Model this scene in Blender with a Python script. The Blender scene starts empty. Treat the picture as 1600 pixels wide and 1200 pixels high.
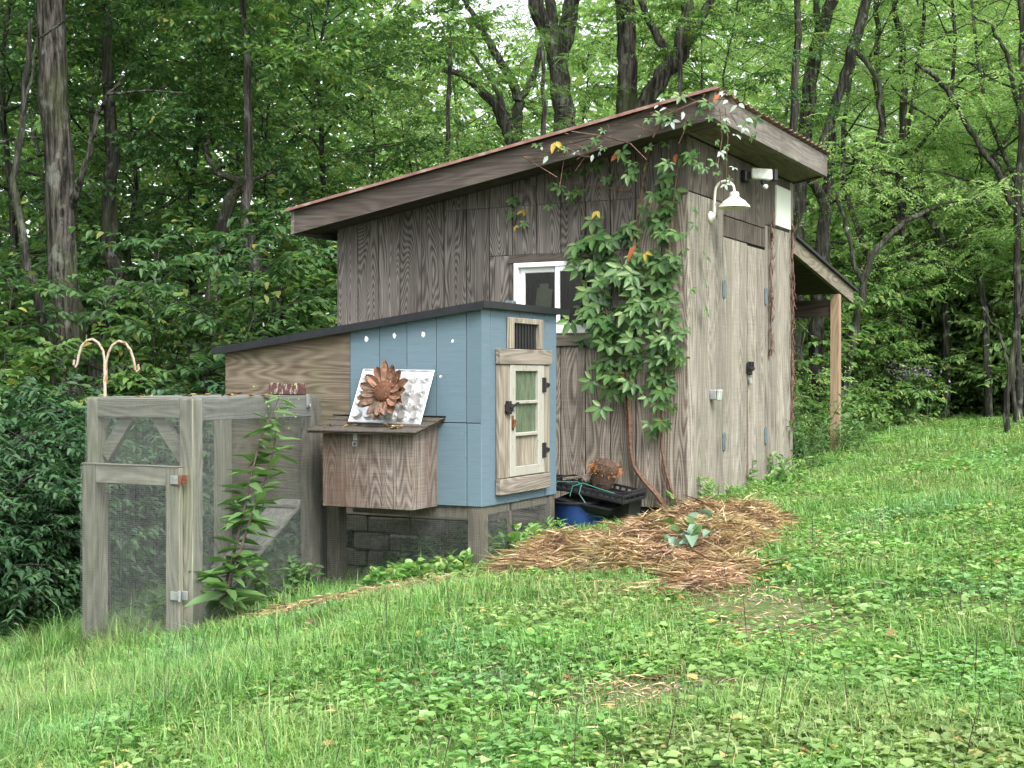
import bpy, math, random
import numpy as np
from mathutils import Vector, Matrix

S = bpy.context.scene
COL = S.collection
random.seed(7)
RNG = np.random.default_rng(11)
R = math.radians

# ------------------------------------------------------------------ camera, sky, sun, exposure
TH = R(27.6); FPX = 2100.0; HY = 590.0
CAM = (3.366, -9.18, 0.91)
DV = (-math.sin(TH), math.cos(TH)); RV = (math.cos(TH), math.sin(TH))
cd = bpy.data.cameras.new('camera'); cam = bpy.data.objects.new('camera', cd); COL.objects.link(cam)
cd.sensor_width = 36; cd.lens = 36 * FPX / 1600; cd.clip_start = .05; cd.clip_end = 600
cam.location = CAM; cam.rotation_euler = (R(90) - math.atan(10 / FPX), 0, TH)
S.camera = cam
SUN_AZ, SUN_EL = R(38), R(50)          # sun stands to the right of the camera, behind thin cloud
w = bpy.data.worlds.new('World'); S.world = w; w.use_nodes = True
nt = w.node_tree; nt.nodes.clear()
sky = nt.nodes.new('ShaderNodeTexSky'); sky.sky_type = 'NISHITA'; sky.sun_disc = False
sky.sun_elevation = SUN_EL; sky.sun_rotation = R(90) + SUN_AZ; sky.dust_density = 4; sky.air_density = 1.5
hs = nt.nodes.new('ShaderNodeHueSaturation'); hs.inputs['Saturation'].default_value = .22
bg = nt.nodes.new('ShaderNodeBackground'); bg.inputs['Strength'].default_value = .15
wo = nt.nodes.new('ShaderNodeOutputWorld')
nt.links.new(sky.outputs[0], hs.inputs['Color']); nt.links.new(hs.outputs[0], bg.inputs[0]); nt.links.new(bg.outputs[0], wo.inputs[0])
sl = bpy.data.lights.new('sun', 'SUN'); sl.energy = 1.5; sl.angle = R(25); sl.color = (1, .96, .9)
so = bpy.data.objects.new('sun', sl); COL.objects.link(so)
sdir = Vector((math.cos(SUN_EL) * math.cos(SUN_AZ), -math.cos(SUN_EL) * math.sin(SUN_AZ), math.sin(SUN_EL)))
so.rotation_euler = sdir.to_track_quat('Z', 'Y').to_euler(); so.location = (8, -6, 14)
S.view_settings.view_transform = 'Standard'; S.view_settings.look = 'None'
S.view_settings.gamma = 1; S.view_settings.use_curve_mapping = False
S.view_settings.exposure = 1.58
try:
    S.cycles.use_adaptive_sampling = True; S.cycles.adaptive_threshold = .03; S.cycles.max_bounces = 5; S.cycles.diffuse_bounces = 3; S.cycles.transmission_bounces = 3; S.cycles.transparent_max_bounces = 6
except Exception: pass

# ------------------------------------------------------------------ where a picture direction meets a real plane or distance
def ray(px, py):
    a = (px - 800) / FPX; b = -(py - HY) / FPX
    return Vector((DV[0] + a * RV[0], DV[1] + a * RV[1], b))
def onx(px, py, X): v = ray(px, py); return Vector(CAM) + v * ((X - CAM[0]) / v.x)
def ony(px, py, Y): v = ray(px, py); return Vector(CAM) + v * ((Y - CAM[1]) / v.y)
def atd(px, py, t): return Vector(CAM) + ray(px, py) * t

def gz(x, y):
    x = np.asarray(x, float); y = np.asarray(y, float)
    f = .18 * np.clip(x, -3.5, 0) + .05 * np.minimum(x + 3.5, 0) + .03 * np.clip(x, 0, 20)
    g = .05 * np.clip(y, -12, 0) + .02 * np.clip(y, 0, 2.7) + .05 * np.clip(y - 2.7, 0, 25)
    g = g - (.05 + .032 * np.clip(-x, 0, 3.5)) * np.clip((2.6 - y) / 2.6, 0, 1) * np.clip((2.2 - x) / 1.6, 0, 1)
    return np.maximum(f, -1.7) + g + .02 * np.sin(x * 2.3 + .7 * y) * np.sin(y * 1.9 - .4 * x)
def G(x, y): return float(gz(x, y))

# ------------------------------------------------------------------ materials
MATS = {}
class N:
    def __init__(s, name):
        s.m = bpy.data.materials.new(name); s.m.use_nodes = True; s.t = s.m.node_tree; s.t.nodes.clear()
        s.out = s.t.nodes.new('ShaderNodeOutputMaterial')
    def n(s, typ, **kw):
        nd = s.t.nodes.new(typ)
        for k, v in kw.items():
            if k in nd.inputs: nd.inputs[k].default_value = v
            else: setattr(nd, k, v)
        return nd
    def l(s, a, b): s.t.links.new(a, b)
    def math(s, op, a, b=None, clamp=False):
        nd = s.t.nodes.new('ShaderNodeMath'); nd.operation = op; nd.use_clamp = clamp
        for i, v in enumerate((a, b)):
            if v is None: continue
            if isinstance(v, (int, float)): nd.inputs[i].default_value = v
            else: s.l(v, nd.inputs[i])
        return nd.outputs[0]
    def mix(s, f, a, b, mode='MIX'):
        nd = s.t.nodes.new('ShaderNodeMix'); nd.data_type = 'RGBA'; nd.blend_type = mode
        for sock, v in ((nd.inputs[0], f), (nd.inputs[6], a), (nd.inputs[7], b)):
            if isinstance(v, (int, float)): sock.default_value = v
            elif isinstance(v, tuple): sock.default_value = (*v, 1)
            else: s.l(v, sock)
        return nd.outputs[2]
    def ramp(s, f, stops):
        nd = s.t.nodes.new('ShaderNodeValToRGB'); e = nd.color_ramp.elements
        while len(e) < len(stops): e.new(.5)
        for i, (p, c) in enumerate(stops):
            e[i].position = p; e[i].color = (*c, 1) if isinstance(c, tuple) else (c, c, c, 1)
        s.l(f, nd.inputs[0]); return nd.outputs[0]
    def noise(s, vec, scale, detail=2, rough=.5, dist=0):
        nd = s.n('ShaderNodeTexNoise', Scale=scale, Detail=detail, Roughness=rough, Distortion=dist)
        s.l(vec, nd.inputs['Vector']); return nd.outputs[0]
    def bump(s, h, strength, dist=.01):
        nd = s.n('ShaderNodeBump', Strength=strength, Distance=dist); s.l(h, nd.inputs['Height']); return nd.outputs[0]
    def coords(s, scale=(1, 1, 1), rand=True):
        tc = s.n('ShaderNodeTexCoord'); v = tc.outputs['Object']
        if rand:
            oi = s.n('ShaderNodeObjectInfo'); mm = s.math('MULTIPLY', oi.outputs['Random'], 61.7)
            va = s.n('ShaderNodeVectorMath', operation='ADD'); s.l(v, va.inputs[0]); s.l(mm, va.inputs[1]); v = va.outputs[0]
        return s.scale(v, scale)
    def scale(s, v, sc):
        mp = s.n('ShaderNodeVectorMath', operation='MULTIPLY'); s.l(v, mp.inputs[0]); mp.inputs[1].default_value = sc; return mp.outputs[0]
    def pos(s, scale=(1, 1, 1)):
        g = s.n('ShaderNodeNewGeometry'); return s.scale(g.outputs['Position'], scale)
    def rnd(s): return s.n('ShaderNodeObjectInfo').outputs['Random']
    def principled(s, col, rough=.8, normal=None, metal=0, spec=.3):
        p = s.n('ShaderNodeBsdfPrincipled', Metallic=metal)
        p.inputs['Specular IOR Level'].default_value = spec
        for sock, v in ((p.inputs['Base Color'], col), (p.inputs['Roughness'], rough)):
            if isinstance(v, (int, float)): sock.default_value = v
            elif isinstance(v, tuple): sock.default_value = (*v, 1)
            else: s.l(v, sock)
        if normal is not None: s.l(normal, p.inputs['Normal'])
        s.l(p.outputs[0], s.out.inputs[0]); return p

def wood(name, dark, light, axis='z', rings=15, kerf=0.0, stain=.5, stainc=None, algae=0.0, contrast=1.0, warm=None):
    m = N(name)
    al, ac = .75, 6.5
    sc = {'z': (ac, ac, al), 'x': (al, ac, ac), 'y': (ac, al, ac)}[axis]
    v = m.coords(sc)
    field = m.noise(v, 1.0, 1.0, .45, .25)
    sn = m.math('SINE', m.math('MULTIPLY', field, rings * 6.283))
    g = m.math('MULTIPLY_ADD', sn, .5); g.node.inputs[2].default_value = .5
    fs = {'z': (170, 170, 5), 'x': (5, 170, 170), 'y': (170, 5, 170)}[axis]
    fib = m.noise(m.coords(fs), 1.0, 3, .65)
    fs2 = tuple(q * .22 for q in fs)
    fib2 = m.noise(m.coords(fs2), 1.0, 3, .6)
    a = m.math('MULTIPLY', g, .48 * contrast); b = m.math('MULTIPLY_ADD', fib, .45); b.node.inputs[2].default_value = .02
    c = m.math('ADD', a, b); c = m.math('ADD', c, m.math('MULTIPLY', m.math('SUBTRACT', fib2, .5), .55))
    h = c
    if kerf:
        kz = {'z': (3, 3, 130), 'x': (130, 3, 3), 'y': (3, 130, 3)}[axis]
        k = m.noise(m.coords(kz), 1.0, 2, .6)
        kk = m.math('MULTIPLY', m.math('SUBTRACT', k, .5), kerf)
        c = m.math('ADD', c, kk); h = c
    col = m.ramp(c, [(.12, dark), (.5, tuple((p + q) / 2 for p, q in zip(dark, light))), (.86, light)])
    st = m.noise(m.pos((1.6, 1.6, .8)), 1.0, 4, .6)
    if stainc is None: stainc = tuple(q * .55 for q in light)
    col = m.mix(m.math('MULTIPLY', m.ramp(st, [(.42, 0.0), (.68, 1.0)]), stain), col, stainc, 'MULTIPLY' if False else 'MIX')
    hv = m.n('ShaderNodeHueSaturation'); m.l(col, hv.inputs['Color'])
    vv = m.math('MULTIPLY_ADD', m.rnd(), .36); vv.node.inputs[2].default_value = .82; m.l(vv, hv.inputs['Value'])
    col = hv.outputs[0]
    if algae:
        an = m.noise(m.pos((5, 5, 2.5)), 1.0, 4, .65)
        col = m.mix(m.math('MULTIPLY', m.ramp(an, [(.48, 0.0), (.7, 1.0)]), algae), col, (.10, .12, .05))
    m.principled(col, .9, m.bump(h, .55, .006), spec=.15)
    MATS[name] = m.m; return m.m

wood('siding', (.026, .0225, .0205), (.225, .208, .193), rings=38, stain=.45, stainc=(.05, .04, .035), contrast=.72)
wood('siding_low', (.065, .052, .042), (.33, .295, .255), rings=22, stain=.5, stainc=(.13, .10, .08), kerf=.3, contrast=.8, algae=.15)
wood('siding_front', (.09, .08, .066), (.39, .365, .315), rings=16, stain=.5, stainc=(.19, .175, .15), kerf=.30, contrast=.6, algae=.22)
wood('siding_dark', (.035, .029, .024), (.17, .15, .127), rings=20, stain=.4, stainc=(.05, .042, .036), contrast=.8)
wood('soffit_wood', (.08, .068, .05), (.24, .21, .155), 'y', rings=10, stain=.4, kerf=.1, contrast=.5)
wood('fascia_x', (.04, .033, .029), (.19, .165, .145), 'x', rings=16, stain=.55, stainc=(.06, .05, .043), contrast=.32)
wood('fascia_y', (.09, .083, .073), (.36, .335, .30), 'y', rings=14, stain=.65, stainc=(.09, .08, .07), contrast=.3)
wood('leanto_wood', (.10, .088, .068), (.30, .27, .215), 'y', rings=14, stain=.3, contrast=.6, algae=.3)
wood('dark_wood', (.025, .021, .017), (.10, .084, .067), 'x', rings=12, contrast=.6)
wood('post_new', (.17, .12, .075), (.38, .295, .20), rings=14, stain=.4, stainc=(.20, .15, .10), contrast=.5)
wood('trim_wood', (.085, .072, .06), (.31, .28, .235), 'y', rings=16, stain=.3, contrast=.6, kerf=.1)
wood('trim_wood_z', (.11, .094, .072), (.36, .33, .265), rings=16, stain=.3, contrast=.6)
wood('trim_wood_x', (.085, .072, .06), (.29, .255, .21), 'x', rings=16, stain=.3, contrast=.6)
wood('nest_wood', (.05, .037, .031), (.33, .29, .26), rings=24, stain=.7, stainc=(.10, .062, .045), kerf=.42, contrast=.5, algae=.12)
wood('plywood', (.075, .060, .042), (.31, .265, .20), 'x', rings=18, stain=.75, stainc=(.09, .07, .052), contrast=.45, algae=.35)
wood('run_wood_z', (.095, .095, .078), (.31, .31, .25), rings=16, stain=.3, contrast=.5, algae=.35)
wood('run_wood_x', (.095, .095, .08), (.31, .31, .26), 'x', rings=16, stain=.3, contrast=.5, algae=.35)
wood('run_wood_y', (.09, .092, .085), (.28, .285, .26), 'y', rings=16, stain=.3, contrast=.5, algae=.25)
wood('coop_post', (.05, .043, .034), (.20, .18, .145), rings=16, stain=.4, contrast=.5, algae=.35)

def painted(name, col, under, wear=.2, rough=.75, kerf=.5, axis='z', dirt=.3):
    m = N(name)
    kz = {'z': (4, 4, 150), 'x': (150, 4, 4)}[axis]
    k = m.noise(m.coords(kz), 1.0, 2, .6)
    big = m.noise(m.pos((1.4, 1.4, 1.1)), 1.0, 4, .6)
    fine = m.noise(m.pos((40, 40, 14)), 1.0, 4, .7)
    c = m.mix(m.math('MULTIPLY', big, dirt * 1.4), col, tuple(q * .72 + .02 for q in col))
    c = m.mix(m.math('MULTIPLY', m.ramp(k, [(.35, 1.0), (.5, 0.0)]), kerf * .35), c, tuple(q * .55 for q in col))
    c = m.mix(m.math('MULTIPLY', m.ramp(k, [(.55, 0.0), (.75, 1.0)]), kerf * .25), c, tuple(min(1, q * 1.35) for q in col))
    c = m.mix(m.ramp(fine, [(.72 - wear * .35, 0.0), (.80 - wear * .35, 1.0)]), c, under)
    hv = m.n('ShaderNodeHueSaturation'); m.l(c, hv.inputs['Color'])
    vv = m.math('MULTIPLY_ADD', m.rnd(), .14); vv.node.inputs[2].default_value = .93; m.l(vv, hv.inputs['Value'])
    m.principled(hv.outputs[0], rough, m.bump(k, .5 * kerf, .006), spec=.25)
    MATS[name] = m.m
painted('blue_paint', (.100, .156, .192), (.20, .19, .16), wear=.07, dirt=.5)
painted('cream_paint', (.29, .29, .25), (.20, .17, .12), wear=.42, kerf=.15)
painted('white_panel_paint', (.56, .60, .54), (.25, .26, .20), wear=.22, kerf=.1)
painted('white_vinyl', (.78, .80, .80), (.55, .55, .52), wear=.0, kerf=0, rough=.4, dirt=.1)
painted('lamp_enamel', (.66, .66, .58), (.22, .20, .12), wear=.36, kerf=0, rough=.45)
painted('hook_paint', (.36, .31, .25), (.24, .10, .05), wear=.55, kerf=0, rough=.6)
painted('brick_paint', (.075, .036, .032), (.30, .27, .22), wear=.55, kerf=.3)

def simple(name, col, rough=.6, metal=0, var=.25, scale=20, spec=.35, bump=.15):
    m = N(name); n = m.noise(m.coords((1, 1, 1)), scale, 4, .6)
    c = m.ramp(n, [(.3, tuple(q * (1 - var) for q in col)), (.7, tuple(min(1, q * (1 + var)) for q in col))])
    m.principled(c, rough, m.bump(n, bump, .004), metal, spec); MATS[name] = m.m
simple('black_metal', (.012, .012, .013), .5, 0)
simple('black_plastic', (.014, .014, .016), .42)
simple('dark_recess', (.012, .011, .01), .9)
simple('blue_plastic', (.012, .035, .12), .4, var=.35, scale=9)
simple('zinc', (.38, .40, .41), .45, .7)
simple('wire', (.15, .165, .16), .5, .3)
simple('rust', (.12, .05, .026), .85, 0, .5, 40)
simple('blue_steel', (.13, .17, .19), .5, .5)
simple('tin_metal', (.60, .61, .61), .38, .8, .15, 14)
simple('roll_roof', (.022, .023, .024), .8, 0, .4, 60)
simple('shingle', (.06, .052, .042), .95, 0, .5, 60, bump=.5)
simple('drip_edge', (.02, .022, .026), .35, .3)
simple('grey_plastic', (.30, .33, .30), .5)
simple('flood_white', (.62, .66, .60), .5)
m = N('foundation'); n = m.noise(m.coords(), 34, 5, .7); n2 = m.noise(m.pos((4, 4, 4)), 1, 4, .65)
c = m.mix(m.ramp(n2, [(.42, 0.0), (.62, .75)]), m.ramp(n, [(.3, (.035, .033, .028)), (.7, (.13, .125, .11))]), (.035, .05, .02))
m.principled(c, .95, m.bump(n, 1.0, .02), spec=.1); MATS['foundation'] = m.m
simple('gravel_stone', (.20, .18, .15), .95, 0, .4, 30)
simple('rootball', (.055, .035, .025), .95, 0, .6, 60, bump=1.0)
simple('fibre_orange', (.42, .18, .06), .9, 0, .4, 50)
simple('twine', (.03, .16, .12), .6)
simple('cardboard', (.50, .46, .34), .8, 0, .1)
simple('pale_paper', (.7, .68, .6), .8, 0, .1)
simple('stem_green', (.055, .10, .035), .7, 0, .3)
simple('stem_dark', (.05, .035, .03), .8, 0, .3)
simple('vine_stem', (.11, .065, .045), .9, 0, .5, 40, bump=.8)
simple('dead_shred', (.15, .085, .065), .95, 0, .6, 40)
simple('dead_vine', (.12, .075, .058), .95, 0, .6, 40, bump=1.0)
simple('paint_chip', (.78, .78, .76), .8)
# copper-rust sunflower
m = N('sunflower_rust'); n = m.noise(m.coords(), 22, 5, .65)
m.principled(m.ramp(n, [(.3, (.06, .034, .024)), (.5, (.20, .105, .068)), (.64, (.29, .165, .115)), (.75, (.44, .34, .25))]), .6, m.bump(n, .3, .004), .25); MATS['sunflower_rust'] = m.m
m = N('sunflower_dark'); n = m.noise(m.coords(), 22, 5, .65)
m.principled(m.ramp(n, [(.3, (.035, .024, .018)), (.55, (.12, .075, .05)), (.75, (.22, .13, .085))]), .6, m.bump(n, .3, .004), .25); MATS['sunflower_dark'] = m.m
m = N('sunflower_disc'); vo = m.n('ShaderNodeTexVoronoi', Scale=190.0); m.l(m.coords(), vo.inputs['Vector'])
m.principled(m.ramp(vo.outputs[0], [(.1, (.25, .11, .055)), (.6, (.07, .03, .018))]), .75, m.bump(vo.outputs[0], .8, .004), .2); MATS['sunflower_disc'] = m.m
# red metal roof, faded with moss
m = N('red_roof'); n = m.noise(m.pos((9, 9, 9)), 1, 4, .6)
m.principled(m.ramp(n, [(.3, (.15, .07, .06)), (.55, (.24, .135, .115)), (.7, (.32, .25, .22))]), .5, None, .1); MATS['red_roof'] = m.m
# glass
def glass(name, col, rough):
    m = N(name); n = m.noise(m.coords((1, 1, .35)), 26, 4, .65)
    m.principled(m.ramp(n, [(.3, tuple(q * .6 for q in col)), (.7, tuple(q * 1.5 for q in col))]), rough, None, 0, .6); MATS[name] = m.m
m = N('dark_glass'); gb_ = m.n('ShaderNodeBsdfGlossy', Roughness=.04); tb_ = m.n('ShaderNodeBsdfTransparent'); tb_.inputs[0].default_value = (.62, .66, .65, 1); fr = m.n('ShaderNodeFresnel', IOR=1.5); mx = m.n('ShaderNodeMixShader')
m.l(m.math('MULTIPLY', fr.outputs[0], .9), mx.inputs[0]); m.l(tb_.outputs[0], mx.inputs[1]); m.l(gb_.outputs[0], mx.inputs[2]); m.l(mx.outputs[0], m.out.inputs[0]); MATS['dark_glass'] = m.m
glass('green_glass', (.075, .10, .065), .22)
# bark
def bark(name, a, b, lichen, moss):
    m = N(name)
    n1 = m.noise(m.coords((26, 26, 2.6)), 1, 5, .68, .25); n2 = m.noise(m.coords((9, 9, 6)), 1, 4, .6); n3 = m.noise(m.coords((2, 2, 1.2)), 1, 4, .65)
    c = m.ramp(n1, [(.40, a), (.50, tuple((p + q) / 2.6 for p, q in zip(a, b))), (.62, b)])
    c = m.mix(m.math('MULTIPLY', m.ramp(n2, [(.55, 0.0), (.66, 1.0)]), lichen), c, (.20, .225, .19))
    c = m.mix(m.math('MULTIPLY', m.ramp(n3, [(.5, 0.0), (.66, 1.0)]), moss), c, (.045, .065, .02))
    m.principled(c, .95, m.bump(n1, 1.0, .05), spec=.1); MATS[name] = m.m
bark('bark_grey', (.009, .0085, .0075), (.085, .08, .069), .4, .5)
bark('bark_dark', (.014, .0135, .012), (.075, .072, .063), .4, .4)
bark('bark_lichen', (.018, .018, .0155), (.10, .097, .085), .7, .4)
# leaves: each leaf its own tint
def leaf(name, stops, trans=.35, rough=.5, tcol=1.35, patch=None):
    m = N(name); g = m.n('ShaderNodeNewGeometry')
    col = m.ramp(g.outputs['Random Per Island'], stops)
    if patch:
        pn_ = m.noise(m.pos((1, 1, 1)), patch, 4, .6); hv = m.n('ShaderNodeHueSaturation'); m.l(col, hv.inputs['Color'])
        m.l(m.ramp(pn_, [(.34, .47), (.66, .52)]), hv.inputs['Hue']); m.l(m.ramp(pn_, [(.3, .86), (.55, 1.0), (.7, .8)]), hv.inputs['Saturation']); v_ = m.math('MULTIPLY_ADD', m.noise(m.pos((1, 1, 1)), patch * 2.3, 3, .6), 1.1); v_.node.inputs[2].default_value = .45; m.l(v_, hv.inputs['Value']); col = hv.outputs[0]
    p = m.n('ShaderNodeBsdfPrincipled'); m.l(col, p.inputs['Base Color']); p.inputs['Roughness'].default_value = rough; p.inputs['Specular IOR Level'].default_value = .35
    t = m.n('ShaderNodeBsdfTranslucent'); tc = m.mix(1.0, col, (tcol, tcol * 1.10, tcol * .68), 'MULTIPLY'); m.l(tc, t.inputs[0])
    mx = m.n('ShaderNodeMixShader'); mx.inputs[0].default_value = trans
    m.l(p.outputs[0], mx.inputs[1]); m.l(t.outputs[0], mx.inputs[2]); m.l(mx.outputs[0], m.out.inputs[0]); MATS[name] = m.m
leaf('leaf_dark', [(0, (.034, .082, .034)), (.5, (.056, .122, .046)), (.96, (.09, .165, .06)), (1, (.20, .19, .05))], .42)
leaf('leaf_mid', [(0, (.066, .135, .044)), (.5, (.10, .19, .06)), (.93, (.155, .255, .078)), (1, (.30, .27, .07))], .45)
leaf('leaf_lit_hazy', [(0, (.165, .275, .105)), (.5, (.23, .355, .14)), (.92, (.30, .43, .18)), (1, (.42, .40, .16))], .5)  # haze and brightness of the right wood are put into this leaf colour
leaf('leaf_shrub', [(0, (.026, .070, .034)), (.5, (.042, .102, .046)), (1, (.072, .148, .062))])
leaf('leaf_vine', [(0, (.030, .078, .028)), (.35, (.050, .115, .036)), (.75, (.085, .165, .05)), (.95, (.13, .21, .065)), (1, (.22, .23, .07))], .25, .40)
leaf('leaf_vine_red', [(0, (.38, .10, .045)), (1, (.46, .15, .06))], .3)
leaf('leaf_vine_yellow', [(0, (.36, .30, .05)), (1, (.42, .26, .05))], .3)
leaf('purple_petal', [(0, (.22, .12, .36)), (1, (.34, .22, .48))], .3)
leaf('leaf_pale', [(0, (.12, .20, .14)), (1, (.20, .29, .22))], .25)
leaf('leaf_vine_pale', [(0, (.26, .34, .29)), (1, (.36, .42, .38))], .25)
leaf('leaf_weed', [(0, (.062, .13, .046)), (.5, (.09, .175, .06)), (1, (.13, .225, .08))], .35)
leaf('grass', [(0, (.070, .175, .046)), (.4, (.122, .26, .066)), (.8, (.19, .345, .09)), (.94, (.28, .40, .145)), (1, (.42, .37, .18))], .4, .42, patch=.9)
leaf('clover', [(0, (.095, .21, .052)), (.5, (.155, .30, .078)), (.9, (.21, .37, .115)), (.97, (.31, .41, .17)), (1, (.42, .34, .08))], .35, .36, patch=.9)
leaf('straw', [(0, (.13, .085, .06)), (.15, (.31, .21, .135)), (.5, (.56, .40, .24)), (1, (.74, .60, .38))], .15, .7, patch=1.6)
leaf('litter', [(0, (.08, .05, .03)), (.5, (.2, .11, .05)), (1, (.42, .30, .10))], .1, .7)
# ground
m = N('ground_soil')
n1 = m.noise(m.pos((1, 1, 1)), .7, 5, .6); n2 = m.noise(m.pos((1, 1, 1)), 14, 5, .7); n3 = m.noise(m.pos((1, 1, 1)), 70, 3, .6)
c = m.ramp(n2, [(.3, (.045, .06, .02)), (.5, (.085, .10, .04)), (.7, (.17, .15, .08))])
c = m.mix(m.ramp(n1, [(.45, 0.0), (.62, 1.0)]), c, m.ramp(n2, [(.35, (.05, .10, .025)), (.65, (.10, .17, .05))]))
c = m.mix(m.ramp(n3, [(.62, 0.0), (.72, 1.0)]), c, (.24, .21, .16))
m.principled(c, .95, m.bump(n2, .8, .03), spec=.1); MATS['ground_soil'] = m.m
m = N('pile_base'); n = m.noise(m.pos((30, 30, 30)), 1, 4, .7)
m.principled(m.ramp(n, [(.3, (.05, .032, .022)), (.6, (.16, .10, .06)), (.75, (.30, .20, .12))]), .95, m.bump(n, 1, .03)); MATS['pile_base'] = m.m

# ------------------------------------------------------------------ mesh helpers
WORLD = {}
def empty(name, loc, label=None, cat=None, group=None):
    o = bpy.data.objects.new(name, None); COL.objects.link(o); o.location = loc; o.empty_display_size = .1
    WORLD[o.name] = Vector(loc)
    if label: tag(o, label, cat, group)
    return o
def tag(o, label=None, cat=None, group=None, kind=None):
    if label: o['label'] = label
    if cat: o['category'] = cat
    if group: o['group'] = group
    if kind: o['kind'] = kind
    return o
def fast_mesh(name, V, F, mat, smooth=False):
    V = np.asarray(V, np.float32); F = np.asarray(F, np.int32); k = F.shape[1]
    me = bpy.data.meshes.new(name); me.vertices.add(len(V)); me.vertices.foreach_set('co', V.ravel())
    me.loops.add(F.size); me.loops.foreach_set('vertex_index', F.ravel())
    me.polygons.add(len(F)); me.polygons.foreach_set('loop_start', np.arange(0, F.size, k, dtype=np.int32))
    try: me.polygons.foreach_set('loop_total', np.full(len(F), k, np.int32))
    except Exception: pass
    if smooth: me.polygons.foreach_set('use_smooth', np.ones(len(F), bool))
    me.update(calc_edges=True); me.validate(); me.materials.append(MATS[mat]); return me
def link(name, me, parent=None, loc=(0, 0, 0)):
    o = bpy.data.objects.new(name, me); COL.objects.link(o)
    if parent is not None:
        o.parent = parent; o.location = Vector(loc) - WORLD.get(parent.name, Vector())
    else: o.location = loc
    WORLD[o.name] = Vector(loc); return o

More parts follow.
